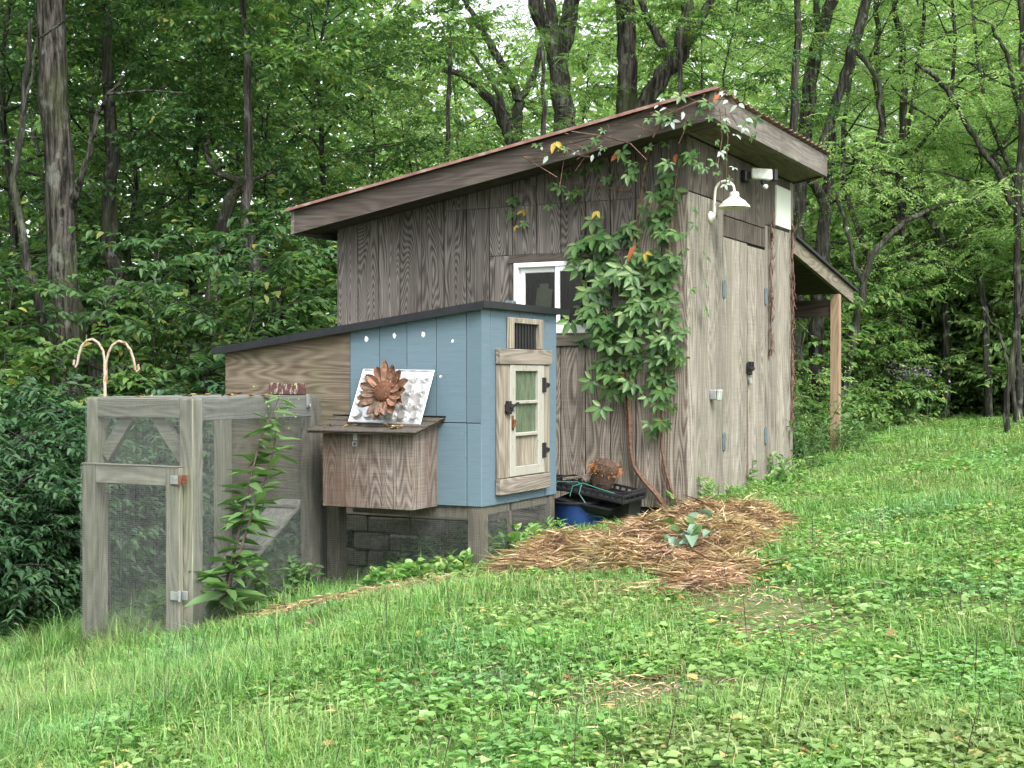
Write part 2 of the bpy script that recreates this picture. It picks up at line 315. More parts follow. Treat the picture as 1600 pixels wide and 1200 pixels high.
class MB:
    def __init__(s): s.v = []; s.f = []; s.smooth = False
    def convex(s, vs, fs):
        b = len(s.v); c = sum(vs, Vector()) / len(vs)
        for f in fs:
            p = [vs[i] for i in f]; n = Vector()
            for i in range(len(p)):
                a, q = p[i], p[(i + 1) % len(p)]
                n += Vector(((a.y - q.y) * (a.z + q.z), (a.z - q.z) * (a.x + q.x), (a.x - q.x) * (a.y + q.y)))
            fc = sum(p, Vector()) / len(p)
            s.f.append([b + i for i in (f if n.dot(fc - c) >= 0 else f[::-1])])
        s.v += vs; return s
    def obox(s, c, ax, h, ch=.003):
        c = Vector(c); ax = [Vector(a).normalized() for a in ax]; ch = min(ch, min(h) * .45)
        vs = []; idx = {}
        for sx in (-1, 1):
            for sy in (-1, 1):
                for sz in (-1, 1):
                    sg = (sx, sy, sz)
                    for k in range(3):
                        p = c.copy()
                        for a in range(3): p = p + ax[a] * (sg[a] * (h[a] - (0 if a == k else ch)))
                        idx[(sg, k)] = len(vs); vs.append(p)
        fs = []
        for k in range(3):
            i, j = [(1, 2), (0, 2), (0, 1)][k]
            for sg in (-1, 1):
                q = []
                for (u, v) in ((-1, -1), (1, -1), (1, 1), (-1, 1)):
                    t = [0, 0, 0]; t[k] = sg; t[i] = u; t[j] = v; q.append(idx[(tuple(t), k)])
                fs.append(q)
        for k in range(3):
            i, j = [(1, 2), (0, 2), (0, 1)][k]
            for u in (-1, 1):
                for v in (-1, 1):
                    t0 = [0, 0, 0]; t0[k] = -1; t0[i] = u; t0[j] = v; t1 = list(t0); t1[k] = 1
                    fs.append([idx[(tuple(t0), i)], idx[(tuple(t1), i)], idx[(tuple(t1), j)], idx[(tuple(t0), j)]])
        for sx in (-1, 1):
            for sy in (-1, 1):
                for sz in (-1, 1): fs.append([idx[((sx, sy, sz), k)] for k in range(3)])
        return s.convex(vs, fs)
    def box(s, x0, x1, y0, y1, z0, z1, ch=.003):
        return s.obox(((x0 + x1) / 2, (y0 + y1) / 2, (z0 + z1) / 2), ((1, 0, 0), (0, 1, 0), (0, 0, 1)), (abs(x1 - x0) / 2, abs(y1 - y0) / 2, abs(z1 - z0) / 2), ch)
    def hexa(s, p):      # 8 corners: bottom ring 0-3, top ring 4-7
        return s.convex([Vector(q) for q in p], [[0, 1, 2, 3], [4, 5, 6, 7], [0, 1, 5, 4], [1, 2, 6, 5], [2, 3, 7, 6], [3, 0, 4, 7]])
    def beam(s, a, b, up, wd, ht, ch=.003):
        a = Vector(a); b = Vector(b); d = (b - a).normalized(); u = Vector(up); u = (u - d * u.dot(d)).normalized(); t = d.cross(u)
        return s.obox((a + b) / 2, (d, t, u), ((b - a).length / 2, wd / 2, ht / 2), ch)
    def tube(s, pts, rad, n=8, cap=True):
        pts = [Vector(p) for p in pts]
        if not hasattr(rad, '__len__'): rad = [rad] * len(pts)
        b = len(s.v); ref = Vector((.31, .17, .93))
        d0 = (pts[1] - pts[0]).normalized()
        if abs(d0.dot(ref)) > .95: ref = Vector((1, .1, 0))
        for i, p in enumerate(pts):
            d = (pts[min(i + 1, len(pts) - 1)] - pts[max(i - 1, 0)]).normalized()
            u = (ref - d * ref.dot(d)).normalized(); ref = u; t = d.cross(u)
            for k in range(n):
                a = 2 * math.pi * k / n; s.v.append(p + (u * math.cos(a) + t * math.sin(a)) * rad[i])
        for i in range(len(pts) - 1):
            for k in range(n):
                k2 = (k + 1) % n; s.f.append([b + i * n + k, b + i * n + k2, b + (i + 1) * n + k2, b + (i + 1) * n + k])
        if cap:
            s.f.append([b + k for k in range(n)][::-1]); e = b + (len(pts) - 1) * n; s.f.append([e + k for k in range(n)])
        return s
    def lathe(s, prof, n=24, M=None, closed=False):
        b = len(s.v); M = M or Matrix()
        for r, z in prof:
            for k in range(n):
                a = 2 * math.pi * k / n; s.v.append(M @ Vector((r * math.cos(a), r * math.sin(a), z)))
        for i in range(len(prof) - 1):
            for k in range(n):
                k2 = (k + 1) % n; s.f.append([b + i * n + k, b + i * n + k2, b + (i + 1) * n + k2, b + (i + 1) * n + k])
        if closed:
            s.f.append([b + k for k in range(n)][::-1]); e = b + (len(prof) - 1) * n; s.f.append([e + k for k in range(n)])
        return s
    def build(s, name, mat, parent=None, smooth=False, jit=0):
        lo = Vector([min(v[i] for v in s.v) for i in range(3)]); hi = Vector([max(v[i] for v in s.v) for i in range(3)])
        c = (lo + hi) / 2; c.z = lo.z
        me = bpy.data.meshes.new(name); me.from_pydata([tuple(v - c) for v in s.v], [], s.f); me.update()
        me.materials.append(MATS[mat])
        if smooth:
            me.polygons.foreach_set('use_smooth', np.ones(len(me.polygons), bool)); me.update()
            try: me.set_sharp_from_angle(angle=R(40))
            except Exception: pass
        return link(name, me, parent, c)
def B(*a, ch=.003): return MB().box(*a, ch=ch)

# ------------------------------------------------------------------ leaves in bulk
def nrm(a): return a / np.maximum(np.linalg.norm(a, axis=-1, keepdims=True), 1e-9)
def leaf6(P, D, Nn, L, W, fold=.18, droop=.15):
    """six-cornered leaves folded on the midrib -> (verts, quads)"""
    D = nrm(D); S_ = nrm(np.cross(D, Nn)); U = np.cross(S_, D); L = L[:, None]; W = W[:, None]
    base = P; tip = P + D * L - U * L * droop
    l1 = P + D * L * .30 + S_ * W * .5 + U * W * fold; r1 = P + D * L * .30 - S_ * W * .5 + U * W * fold
    l2 = P + D * L * .68 + S_ * W * .36 + U * (W * fold - L * droop * .4); r2 = P + D * L * .68 - S_ * W * .36 + U * (W * fold - L * droop * .4)
    V = np.stack([base, l1, l2, tip, r2, r1], 1).reshape(-1, 3)
    i = np.arange(len(P))[:, None] * 6
    F = np.concatenate([i + np.array([[0, 3, 2, 1]]), i + np.array([[0, 5, 4, 3]])], 0)
    return V, F
def leaf4(P, D, Nn, L, W, fold=.15, droop=.1):
    D = nrm(D); S_ = nrm(np.cross(D, Nn)); U = np.cross(S_, D); L = L[:, None]; W = W[:, None]
    V = np.stack([P, P + D * L * .45 + S_ * W * .5 + U * W * fold, P + D * L - U * L * droop, P + D * L * .45 - S_ * W * .5 + U * W * fold], 1).reshape(-1, 3)
    i = np.arange(len(P))[:, None] * 4
    F = np.concatenate([i + np.array([[0, 2, 1]]), i + np.array([[0, 3, 2]])], 0)
    return V, F
def join(parts):
    V = []; F = []; o = 0
    for v, f in parts: V.append(v); F.append(f + o); o += len(v)
    return np.concatenate(V), np.concatenate(F)
def unit(rng, n): return nrm(rng.normal(size=(n, 3)))
def along_twigs(rng, A, Bp, n, L, W, kind='simple', droop=.25):
    """leaves set along twigs A->Bp, alternate sides, roughly level"""
    m = len(A); t = np.tile(np.linspace(.12, 1, n), m) + rng.uniform(-.04, .04, m * n)
    a = np.repeat(A, n, 0); b = np.repeat(Bp, n, 0); P = a + (b - a) * t[:, None]
    d = nrm(b - a); up = np.array([[0, 0, 1.0]]) + rng.normal(0, .28, (m * n, 3)); side = nrm(np.cross(d, up)) * np.where(np.arange(m * n) % 2, 1, -1)[:, None]
    D = d * rng.uniform(.3, .9, (m * n, 1)) + side * rng.uniform(.6, 1, (m * n, 1)) + np.array([[0, 0, -1]]) * rng.uniform(.0, 2 * droop, (m * n, 1)) + rng.normal(0, .12, (m * n, 3))
    ls = L * rng.uniform(.6, 1.25, m * n); ws = W * rng.uniform(.7, 1.2, m * n)
    if kind == 'simple': return leaf6(P, D, up, ls, ws)
    if kind == 'kite': return leaf4(P, D, up, ls, ws)
    # pinnate: each 'leaf' is a stalk with leaflets
    D = nrm(D); k = 11; q = np.tile(np.linspace(.2, 1, k), m * n)
    P2 = np.repeat(P, k, 0) + np.repeat(D * ls[:, None], k, 0) * q[:, None]; P2[:, 2] -= (q ** 2) * np.repeat(ls, k) * .22
    S2 = nrm(np.cross(np.repeat(D, k, 0), np.repeat(up, k, 0))) * np.where(np.arange(len(P2)) % 2, 1, -1)[:, None]
    D2 = np.repeat(D, k, 0) * .5 + S2 + np.array([[0, 0, -.25]]) + rng.normal(0, .1, P2.shape)
    return leaf4(P2, D2, np.repeat(up, k, 0), np.repeat(ls, k) * .26 * rng.uniform(.8, 1.15, len(P2)), np.repeat(ls, k) * .10)

# ------------------------------------------------------------------ ground
def grid_axis(lo, hi, dense_lo, dense_hi, fine, coarse):
    a = list(np.arange(lo, dense_lo, coarse)) + list(np.arange(dense_lo, dense_hi, fine)) + list(np.arange(dense_hi, hi + coarse, coarse)); return np.array(a)
gx = grid_axis(-160, 160, -10, 8, .18, 5); gy = grid_axis(-60, 260, -12, 14, .18, 5)
XX, YY = np.meshgrid(gx, gy, indexing='ij'); ZZ = gz(XX, YY) + RNG.normal(0, .006, XX.shape)
nx, ny = XX.shape; I = np.arange(nx * ny).reshape(nx, ny)
Fg = np.stack([I[:-1, :-1], I[1:, :-1], I[1:, 1:], I[:-1, 1:]], -1).reshape(-1, 4)
gr = link('ground', fast_mesh('ground', np.stack([XX, YY, ZZ], -1).reshape(-1, 3), Fg, 'ground_soil', True)); tag(gr, kind='structure')

# ------------------------------------------------------------------ shed
L_SHED, W_SHED = 3.065, 2.70
def zf(x): return 2.083 + (x + 3.276) * .1726          # underside of the rake board
shed = empty('shed', (-1.5, 1.35, 0), 'weathered grey plywood shed with slanting red metal roof and lean-to', 'shed')
for a in ((-3.045, -1.41, .022, .05, -.12, 2.06), (-.65, -.06, .022, .05, -.12, 2.06), (-1.408, -.652, .022, .05, -.12, 1.24), (-1.408, -.652, .022, .05, 1.79, 2.06)): B(*a).build('wall_backing', 'dark_recess', shed)
B(-3.0, -.06, .06, 2.6, .0, .04).build('floor', 'dark_wood', shed)
B(-.05, -.020, .05, 2.68, -.05, 2.60).build('wall_backing', 'dark_recess', shed)
B(-3.065, -3.045, 0, 2.7, -.12, 2.05).build('end_wall', 'siding', shed)
B(-3.045, -.0, 2.68, 2.70, -.05, 2.05).build('back_wall', 'siding_dark', shed)
MB().hexa([(-3.045, .02, 2.06), (-.06, .02, 2.06), (-.06, .05, 2.06), (-3.045, .05, 2.06), (-3.045, .02, zf(-3.045)), (-.06, .02, zf(-.06)), (-.06, .05, zf(-.06)), (-3.045, .05, zf(-3.045))]).build('gable_backing', 'dark_recess', shed)
MB().hexa([(-3.045, 2.67, 2.05), (-.06, 2.67, 2.05), (-.06, 2.70, 2.05), (-3.045, 2.70, 2.05), (-3.045, 2.67, zf(-3.045)), (-.06, 2.67, zf(-.06)), (-.06, 2.70, zf(-.06)), (-3.045, 2.70, zf(-3.045))]).build('gable_backing', 'siding_dark', shed)
WX0, WX1, WZ0, WZ1 = -1.405, -.655, 1.243, 1.787
TX0, TX1, TZ0, TZ1 = -1.452, -.60, 1.148, 1.850
def sid_board(x0, x1, z0, z1, mat, slanted=False, y=0.0):
    j = random.uniform(0, .003)
    if slanted: MB().hexa([(x0, y + j, z0), (x1, y + j, z0), (x1, y + .02, z0), (x0, y + .02, z0), (x0, y + j, zf(x0) + .012), (x1, y + j, zf(x1) + .012), (x1, y + .02, zf(x1) + .012), (x0, y + .02, zf(x0) + .012)]).build('siding_board', mat, shed)
    elif z1 - z0 > .03: MB().box(x0, x1, y + j, y + .02, z0, z1, .004).build('siding_board', mat, shed)
nb = 15; bw = L_SHED / nb; SEAM = 2.228
for i in range(nb):
    x0 = -L_SHED + i * bw + .004; x1 = x0 + bw - .008
    zb = -.10 if x1 < -.8 else -.04
    segs = [(zb, SEAM)]
    if x1 > TX0 and x0 < TX1:
        if x0 >= TX0 - .001 and x1 <= TX1 + .001: segs = [(zb, TZ0 - .002), (TZ1 + .002, SEAM)]
        else:                                   # a board the trim only covers in part
            if x0 < TX0: sid_board(x0, TX0 - .002, TZ0, TZ1, 'siding')
            else: sid_board(TX1 + .002, x1, TZ0, TZ1, 'siding')
            segs = [(zb, TZ0 - .002), (TZ1 + .002, SEAM)]
    low = x0 > -1.3
    if zf(x0) < SEAM + .05:
        sid_board(x0, x1, zb, 0, 'siding', True)
    else:
        for (a, b) in segs: sid_board(x0, x1, a, b, 'siding_low' if (low and b < 1.3) else ('siding_low' if x0 > -.45 else 'siding'))
        sid_board(x0, x1, SEAM + .0018, 0, 'siding', True)
# window in the long wall
win = empty('window', (-1.03, 0, WZ0)); win.parent = shed; win.location = Vector((-1.03, 0, WZ0)) - WORLD['shed']; WORLD[win.name] = Vector((-1.03, 0, WZ0))
for a in ((TX0, TX1, -.018, .02, WZ1 + .001, TZ1), (TX0, TX1, -.022, .02, TZ0, WZ0 - .001)): B(*a).build('trim_board', 'trim_wood_x' if a[4] < 1.5 else 'fascia_x', win)
B(TX0, WX0 - .001, -.012, .02, WZ0, WZ1).build('trim_board', 'siding_dark', win); B(WX1 + .001, TX1, -.012, .02, WZ0, WZ1).build('trim_board', 'siding_dark', win)
fm = MB(); t = .035
fm.box(WX0, WX0 + t, -.03, .045, WZ0, WZ1); fm.box(WX1 - t, WX1, -.03, .045, WZ0, WZ1)
fm.box(WX0 + t, WX1 - t, -.03, .045, WZ1 - t, WZ1); fm.box(WX0 + t, WX1 - t, -.03, .045, WZ0, WZ0 + t)
fm.build('window_frame', 'white_vinyl', win)
def sash(x0, x1, yo, tt):
    z0, z1 = WZ0 + .035, WZ1 - .035
    fm = MB(); fm.box(x0, x0 + tt, yo, yo + .025, z0, z1); fm.box(x1 - tt, x1, yo, yo + .025, z0, z1)
    fm.box(x0 + tt, x1 - tt, yo, yo + .025, z1 - tt, z1); fm.box(x0 + tt, x1 - tt, yo, yo + .025, z0, z0 + tt); s_ = fm.build('sash', 'white_vinyl', win)
    B(x0 + tt, x1 - tt, yo + .010, yo + .016, z0 + tt, z1 - tt, ch=.001).build('pane', 'dark_glass', win)
sash(WX0 + .036, -1.035, .012, .04); sash(-1.055, WX1 - .036, -.022, .038)
p0 = ony(842, 470, 0); cb = MB(); cb.hexa([(-1.27, .040, 1.32), (-1.13, .040, 1.32), (-1.13, .043, 1.32), (-1.27, .043, 1.32), (-1.235, .040, 1.60), (-1.105, .040, 1.585), (-1.105, .043, 1.585), (-1.235, .043, 1.60)])
cb.box(-1.215, -1.14, .0405, .0425, 1.59, 1.628, .0005); cb.build('paper_in_window', 'cardboard', win)
# foundation: skid and split-faced blocks
B(-3.06, -.9, .015, .10, -.215, -.105).build('skid_beam', 'trim_wood_x', shed)
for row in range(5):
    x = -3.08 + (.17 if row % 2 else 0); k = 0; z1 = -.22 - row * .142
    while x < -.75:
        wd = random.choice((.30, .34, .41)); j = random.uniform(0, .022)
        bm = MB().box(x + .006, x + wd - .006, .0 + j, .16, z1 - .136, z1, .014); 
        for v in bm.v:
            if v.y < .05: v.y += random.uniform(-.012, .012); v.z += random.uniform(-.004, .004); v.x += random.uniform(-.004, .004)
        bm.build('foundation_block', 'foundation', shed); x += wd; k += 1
# front wall
def fboard(y0, y1, z0, z1, mat, xo=0.0, name='siding_board', par=None):
    j = random.uniform(0, .003); return MB().box(-.02 + xo, xo - j, y0 + .003, y1 - .003, z0, z1, .004).build(name, mat, par or shed)
ZT = 2.655
ys = [0.0, .10, .27, .44, .61, .795]
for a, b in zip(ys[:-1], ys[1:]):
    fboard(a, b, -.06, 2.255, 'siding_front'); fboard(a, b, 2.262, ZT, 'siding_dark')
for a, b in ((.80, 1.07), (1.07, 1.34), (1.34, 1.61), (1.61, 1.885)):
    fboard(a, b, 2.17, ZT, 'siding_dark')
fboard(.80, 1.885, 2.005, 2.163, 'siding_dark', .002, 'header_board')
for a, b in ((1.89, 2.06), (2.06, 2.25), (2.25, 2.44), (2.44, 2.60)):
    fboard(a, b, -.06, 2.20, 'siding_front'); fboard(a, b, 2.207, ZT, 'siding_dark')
B(-.02, .006, 2.602, 2.70, -.05, ZT).build('corner_trim', 'siding_front', shed)
B(-.02, .014, 2.164, 2.60, 2.225, 2.575).build('white_patch_panel', 'white_panel_paint', shed)
# doors
dl = empty('door', (0, 1.1, 0)); dl.parent = shed; dl.location = Vector((0, 1.1, 0)) - WORLD['shed']; WORLD[dl.name] = Vector((0, 1.1, 0))
dr = empty('door', (0, 1.65, 0)); dr.parent = shed; dr.location = Vector((0, 1.65, 0)) - WORLD['shed']; WORLD[dr.name] = Vector((0, 1.65, 0))
for a, b in ((.802, 1.0), (1.0, 1.2), (1.2, 1.392)): fboard(a, b, -.04, 1.998, 'siding_front', -.002, 'door_board', dl)
for a, b in ((1.415, 1.65), (1.65, 1.883)): fboard(a, b, -.04, 1.985, 'siding_front', -.002, 'door_board', dr)
MB().hexa([(-.016, 1.38, -.03), (-.004, 1.38, -.03), (-.004, 1.43, -.03), (-.016, 1.43, -.03), (-.016, 1.395, .95), (-.004, 1.395, .95), (-.004, 1.413, .95), (-.016, 1.413, .95)]).build('astragal_strip', 'vine_stem', dl)
for (yy, zz, d_) in ((.797, 1.594, dl), (.797, .416, dl), (1.888, 1.597, dr), (1.888, .418, dr)):
    h = MB(); h.box(.001, .006, yy - .034, yy - .004, zz - .065, zz + .065, .002); h.box(.001, .006, yy + .004, yy + .034, zz - .065, zz + .065, .002); h.tube([(.007, yy, zz - .07), (.007, yy, zz + .07)], .006, 8); h.build('hinge', 'blue_steel', d_)
lt = MB(); lt.box(.001, .02, 1.36, 1.40, .94, 1.03); lt.box(.001, .016, 1.42, 1.475, .93, 1.02); lt.tube([(.03, 1.34, .985), (.03, 1.47, .985)], .011, 8); lt.box(.004, .04, 1.375, 1.395, .965, 1.04); lt.box(.004, .04, 1.43, 1.452, .965, 1.04)
lk = lt.build('door_latch', 'black_metal', dl); B(.006, .026, 1.405, 1.44, .86, .905).build('padlock', 'zinc', lk)
# roof
roof = empty('roof', (-1.48, 1.2, 2.1)); roof.parent = shed; roof.location = Vector((-1.48, 1.2, 2.1)) - WORLD['shed']; WORLD[roof.name] = Vector((-1.48, 1.2, 2.1))
FH = .185
def slab(x0, x1, y0, y1, lo, hi, name, mat):
    return MB().hexa([(x0, y0, zf(x0) + lo), (x1, y0, zf(x1) + lo), (x1, y1, zf(x1) + lo), (x0, y1, zf(x0) + lo), (x0, y0, zf(x0) + hi), (x1, y0, zf(x1) + hi), (x1, y1, zf(x1) + hi), (x0, y1, zf(x0) + hi)]).build(name, mat, roof)
slab(-3.276, .262, -.30, -.262, 0, FH, 'rake_board', 'fascia_x'); slab(-3.276, .262, 2.70, 2.738, 0, FH, 'rake_board', 'fascia_x')
slab(.264, .302, -.302, 2.74, 0, FH, 'fascia_board', 'fascia_y'); slab(-3.31, -3.278, -.30, 2.74, 0, FH, 'fascia_board', 'fascia_y')
for k in range(4): slab(-3.27, .26, -.258 + k * .065, -.258 + (k + 1) * .065 - .004, .014, .03, 'soffit_board', 'fascia_x')
for k in range(3): slab(.004 + k * .086, .004 + (k + 1) * .086 - .004, .002, 2.69, .014, .03, 'soffit_board', 'soffit_wood')
slab(-3.27, .26, -.25, 2.69, .04, .06, 'roof_deck', 'dark_wood')
# ribbed red metal sheets
for pnl in range(4):
    y0 = -.335 + pnl * .775; y1 = y0 + .777; prof = []
    nn = 18
    for q in range(nn + 1):
        yy = y0 + (y1 - y0) * q / nn; ph = q % 3
        prof.append((yy, .022 if ph == 1 else .004))
    mb = MB(); lo = FH + .004
    for x in (-3.345, .335):
        for yy, hh in prof: mb.v.append(Vector((x, yy, zf(x) + lo + hh + pnl * .0015)))
        for yy, hh in prof: mb.v.append(Vector((x, yy, zf(x) + lo + hh - .003 + pnl * .0015)))
    n1 = nn + 1
    for q in range(nn):
        mb.f.append([q, 2 * n1 + q, 2 * n1 + q + 1, q + 1]); mb.f.append([n1 + q, n1 + q + 1, 3 * n1 + q + 1, 3 * n1 + q])
        mb.f.append([q, q + 1, n1 + q + 1, n1 + q]); mb.f.append([2 * n1 + q, 3 * n1 + q, 3 * n1 + q + 1, 2 * n1 + q + 1])
    mb.f.append([0, n1, 3 * n1, 2 * n1]); mb.f.append([nn, 2 * n1 + nn, 3 * n1 + nn, n1 + nn])
    mb.build('roof_panel', 'red_roof', roof)
slab(-3.34, .33, -.345, -.337, FH + .002, FH + .024, 'edge_flashing', 'red_roof')
# lean-to
lean = empty('lean_to', (-1.5, 3.8, 0)); lean.parent = shed; lean.location = Vector((-1.5, 3.8, 0)) - WORLD['shed']; WORLD[lean.name] = Vector((-1.5, 3.8, 0))
def zl(y): return 2.036 - (y - 2.74) * .1515
def lslab(x0, x1, y0, y1, lo, hi, name, mat): return MB().hexa([(x0, y0, zl(y0) + lo), (x1, y0, zl(y0) + lo), (x1, y1, zl(y1) + lo), (x0, y1, zl(y1) + lo), (x0, y0, zl(y0) + hi), (x1, y0, zl(y0) + hi), (x1, y1, zl(y1) + hi), (x0, y1, zl(y1) + hi)]).build(name, mat, lean)
lslab(-.04, 0, 2.742, 5.0, 0, .135, 'rake_board', 'leanto_wood'); lslab(-3.0, -2.96, 2.742, 5.0, 0, .135, 'rake_board', 'leanto_wood')
for k in range(5): lslab(-2.95, -.045, 2.76 + k * .45, 2.76 + (k + 1) * .45 - .006, .10, .12, 'roof_deck_board', 'dark_wood')
for k in range(4): lslab(-.62 - k * .6, -.58 - k * .6, 2.745, 4.95, 0, .095, 'rafter', 'dark_wood')
lslab(-3.05, .03, 2.742, 5.09, .138, .162, 'roof_sheet', 'roll_roof')
B(-3.0, -.095, 4.42, 4.46, 1.53, 1.70).build('eave_beam', 'dark_wood', lean)
B(-.092, -.002, 4.40, 4.49, .02, 1.755).build('post', 'post_new', lean); B(-3.0, -2.91, 4.40, 4.49, -.6, 1.755).build('post', 'post_new', lean)

# things fixed to the front wall
lamp = empty('gooseneck_lamp', (0, .47, 2.1), 'white enamelled gooseneck barn lamp above the shed doors', 'lamp')
mb = MB(); mb.lathe([(.0, 0), (.045, 0), (.045, .012), (.026, .03), (.02, .05)], 16, Matrix.Translation((.002, .47, 2.115)) @ Matrix.Rotation(R(90), 4, 'Y')); mb.build('wall_plate', 'lamp_enamel', lamp, True)
arc = [(.03, .47, 2.09), (.035, .47, 2.13), (.035, .47, 2.25), (.04, .47, 2.30)]
for k in range(9): a = math.pi * (1 - k / 8); arc.append((.115 + .075 * math.cos(a), .47, 2.305 + .075 * math.sin(a)))
arc.append((.19, .47, 2.285)); MB().tube(arc, .0105, 10).build('neck', 'lamp_enamel', lamp, True)
sh = MB().lathe([(.016, .12), (.03, .118), (.036, .105), (.036, .082), (.05, .070), (.085, .048), (.092, .036), (.112, .018), (.120, .002), (.117, .0), (.108, .016), (.088, .034), (.05, .064), (.02, .08)], 28, Matrix.Translation((.19, .47, 2.175)))
sh.build('shade', 'lamp_enamel', lamp, True)
MB().lathe([(.0, .0), (.02, .004), (.028, .02), (.024, .04), (.014, .06)], 14, Matrix.Translation((.19, .47, 2.178))).build('bulb', 'grey_plastic', lamp, True)
fl = empty('security_light', (.1, 1.32, 2.44), 'white motion sensing security light under the shed eave', 'security light')
MB().box(.0, .05, 1.20, 1.31, 2.48, 2.57, .01).build('mount', 'black_plastic', fl)
MB().obox((.13, 1.335, 2.545), ((.86, .5, -.06), (-.5, .86, 0), (0, 0, 1)), (.085, .035, .043), .008).build('housing', 'flood_white', fl)
MB().obox((.228, 1.392, 2.537), ((.86, .5, -.06), (-.5, .86, 0), (0, 0, 1)), (.016, .03, .048), .006).build('lens', 'black_plastic', fl)
mb = MB(); mb.tube([(.14, 1.34, 2.50), (.145, 1.345, 2.465)], .018, 10); mb.build('sensor_arm', 'black_plastic', fl)
MB().lathe([(.0, -.02), (.016, -.015), (.024, .0), (.018, .016), (.0, .022)], 14, Matrix.Translation((.16, 1.352, 2.445))).build('sensor', 'flood_white', fl, True)
ob = empty('outlet_box', (0, .49, .74), 'small grey weatherproof outlet box on the shed wall left of the doors', 'outlet box')
MB().box(.0, .05, .462, .528, .745, .818, .006).build('box', 'zinc', ob); MB().obox((.068, .495, .78), ((1, 0, -.12), (0, 1, 0), (.12, 0, 1)), (.012, .037, .041), .008).build('cover', 'grey_plastic', ob)

# ------------------------------------------------------------------ chicken coop
X1, X0, XM = -.69, -2.725, -1.68; YF, YB = -1.83, -.75; ZC = .10
def zc(x): return 1.352 + (x - X1) * .126
coop = empty('chicken_coop', (-1.6, -1.3, -.25), 'raised blue chicken coop with sloping black roof and nest box', 'coop')
B(X0 + .02, X1 - .02, YF + .02, YB - .02, ZC + .015, ZC + .05).build('floor', 'dark_wood', coop)
def cw(x0, x1, y0, y1, z0, name, mat, z1=None, ch=.003):
    if z1 is not None: return MB().box(x0, x1, y0, y1, z0, z1, ch).build(name, mat, coop)
    return MB().hexa([(x0, y0, z0), (x1, y0, z0), (x1, y1, z0), (x0, y1, z0), (x0, y0, zc(x0)), (x1, y0, zc(x1)), (x1, y1, zc(x1)), (x0, y1, zc(x0))]).build(name, mat, coop)
cw(X0 + .02, X1 - .02, YF + .017, YF + .03, ZC + .06, 'wall_backing', 'dark_recess')
gb = [XM, -1.45, -1.24, -1.02, -.80, X1]
for a, b in zip(gb[:-1], gb[1:]):
    cw(a + .003, b - .002, YF, YF + .016, .628, 'siding_board', 'blue_paint'); cw(a + .003, b - .002, YF + random.uniform(0, .002), YF + .016, ZC, 'siding_board', 'blue_paint', .622)
cw(X0, XM - .003, YF + .004, YF + .016, ZC - .02, 'plywood_panel', 'plywood')
cw(X0 + .0, X0 + .016, YF + .02, YB, ZC, 'side_wall', 'plywood', 1.07); cw(X0 + .016, X1 - .02, YB - .016, YB, ZC, 'back_wall', 'blue_paint')
cw(X1 - .03, X1 - .018, YF + .02, YB - .02, ZC + .06, 'wall_backing', 'dark_recess', 1.34)
gy_ = [YF, -1.71, -1.514, -1.307, -1.115, -.93, YB]
for a, b in zip(gy_[:-1], gy_[1:]):
    MB().box(X1 - .016, X1 - random.uniform(0, .002), a + .0025, b - .0025, ZC - .005 + random.uniform(0, .006), 1.350, .003).build('siding_board', 'blue_paint', coop)
# bare spots where paint came off
for (px, py, s_) in ((572, 530, .02), (616, 524, .018), (661, 522, .019), (707, 533, .012), (688, 588, .010)):
    p = ony(px, py, YF - .003); mb = MB(); k = 9
    mb.v = [Vector((p.x + s_ * random.uniform(.5, 1) * math.cos(q * 6.283 / k), YF - .0025, p.z + s_ * 1.25 * random.uniform(.5, 1) * math.sin(q * 6.283 / k))) for q in range(k)]
    mb.v += [v + Vector((0, .002, 0)) for v in mb.v]; mb.f = [list(range(k))[::-1], [k + q for q in range(k)]] + [[q, (q + 1) % k, k + (q + 1) % k, k + q] for q in range(k)]
    mb.build('paint_chip', 'paint_chip', coop)
# coop roof
cr = empty('roof', (-1.7, -1.3, 1.1)); cr.parent = coop; cr.location = Vector((-1.7, -1.3, 1.1)) - WORLD['chicken_coop']; WORLD[cr.name] = Vector((-1.7, -1.3, 1.1))
def cslab(x0, x1, y0, y1, lo, hi, name, mat): return MB().hexa([(x0, y0, zc(x0) + lo), (x1, y0, zc(x1) + lo), (x1, y1, zc(x1) + lo), (x0, y1, zc(x0) + lo), (x0, y0, zc(x0) + hi), (x1, y0, zc(x1) + hi), (x1, y1, zc(x1) + hi), (x0, y1, zc(x0) + hi)]).build(name, mat, cr)
cslab(X0 - .06, X1 + .015, YF - .03, YB + .08, .002, .018, 'roof_deck', 'dark_wood')
for k in range(5):
    xa = X0 - .075 + k * .425; cslab(xa, xa + .43, YF - .045, YB + .11, .019 + .002 * (k % 2), .026 + .002 * (k % 2), 'roofing_sheet', 'roll_roof')
cslab(X0 - .08, X1 + .035, YF - .052, YF - .046, -.02, .03, 'drip_edge', 'drip_edge'); cslab(X1 + .036, X1 + .042, YF - .05, YB + .12, -.012, .032, 'drip_edge', 'drip_edge')
p = ony(777, 462, -1.2); MB().box(-.94, -.88, -1.05, -.99, 1.34, 1.435, .004).build('roof_vent', 'blue_steel', cr)
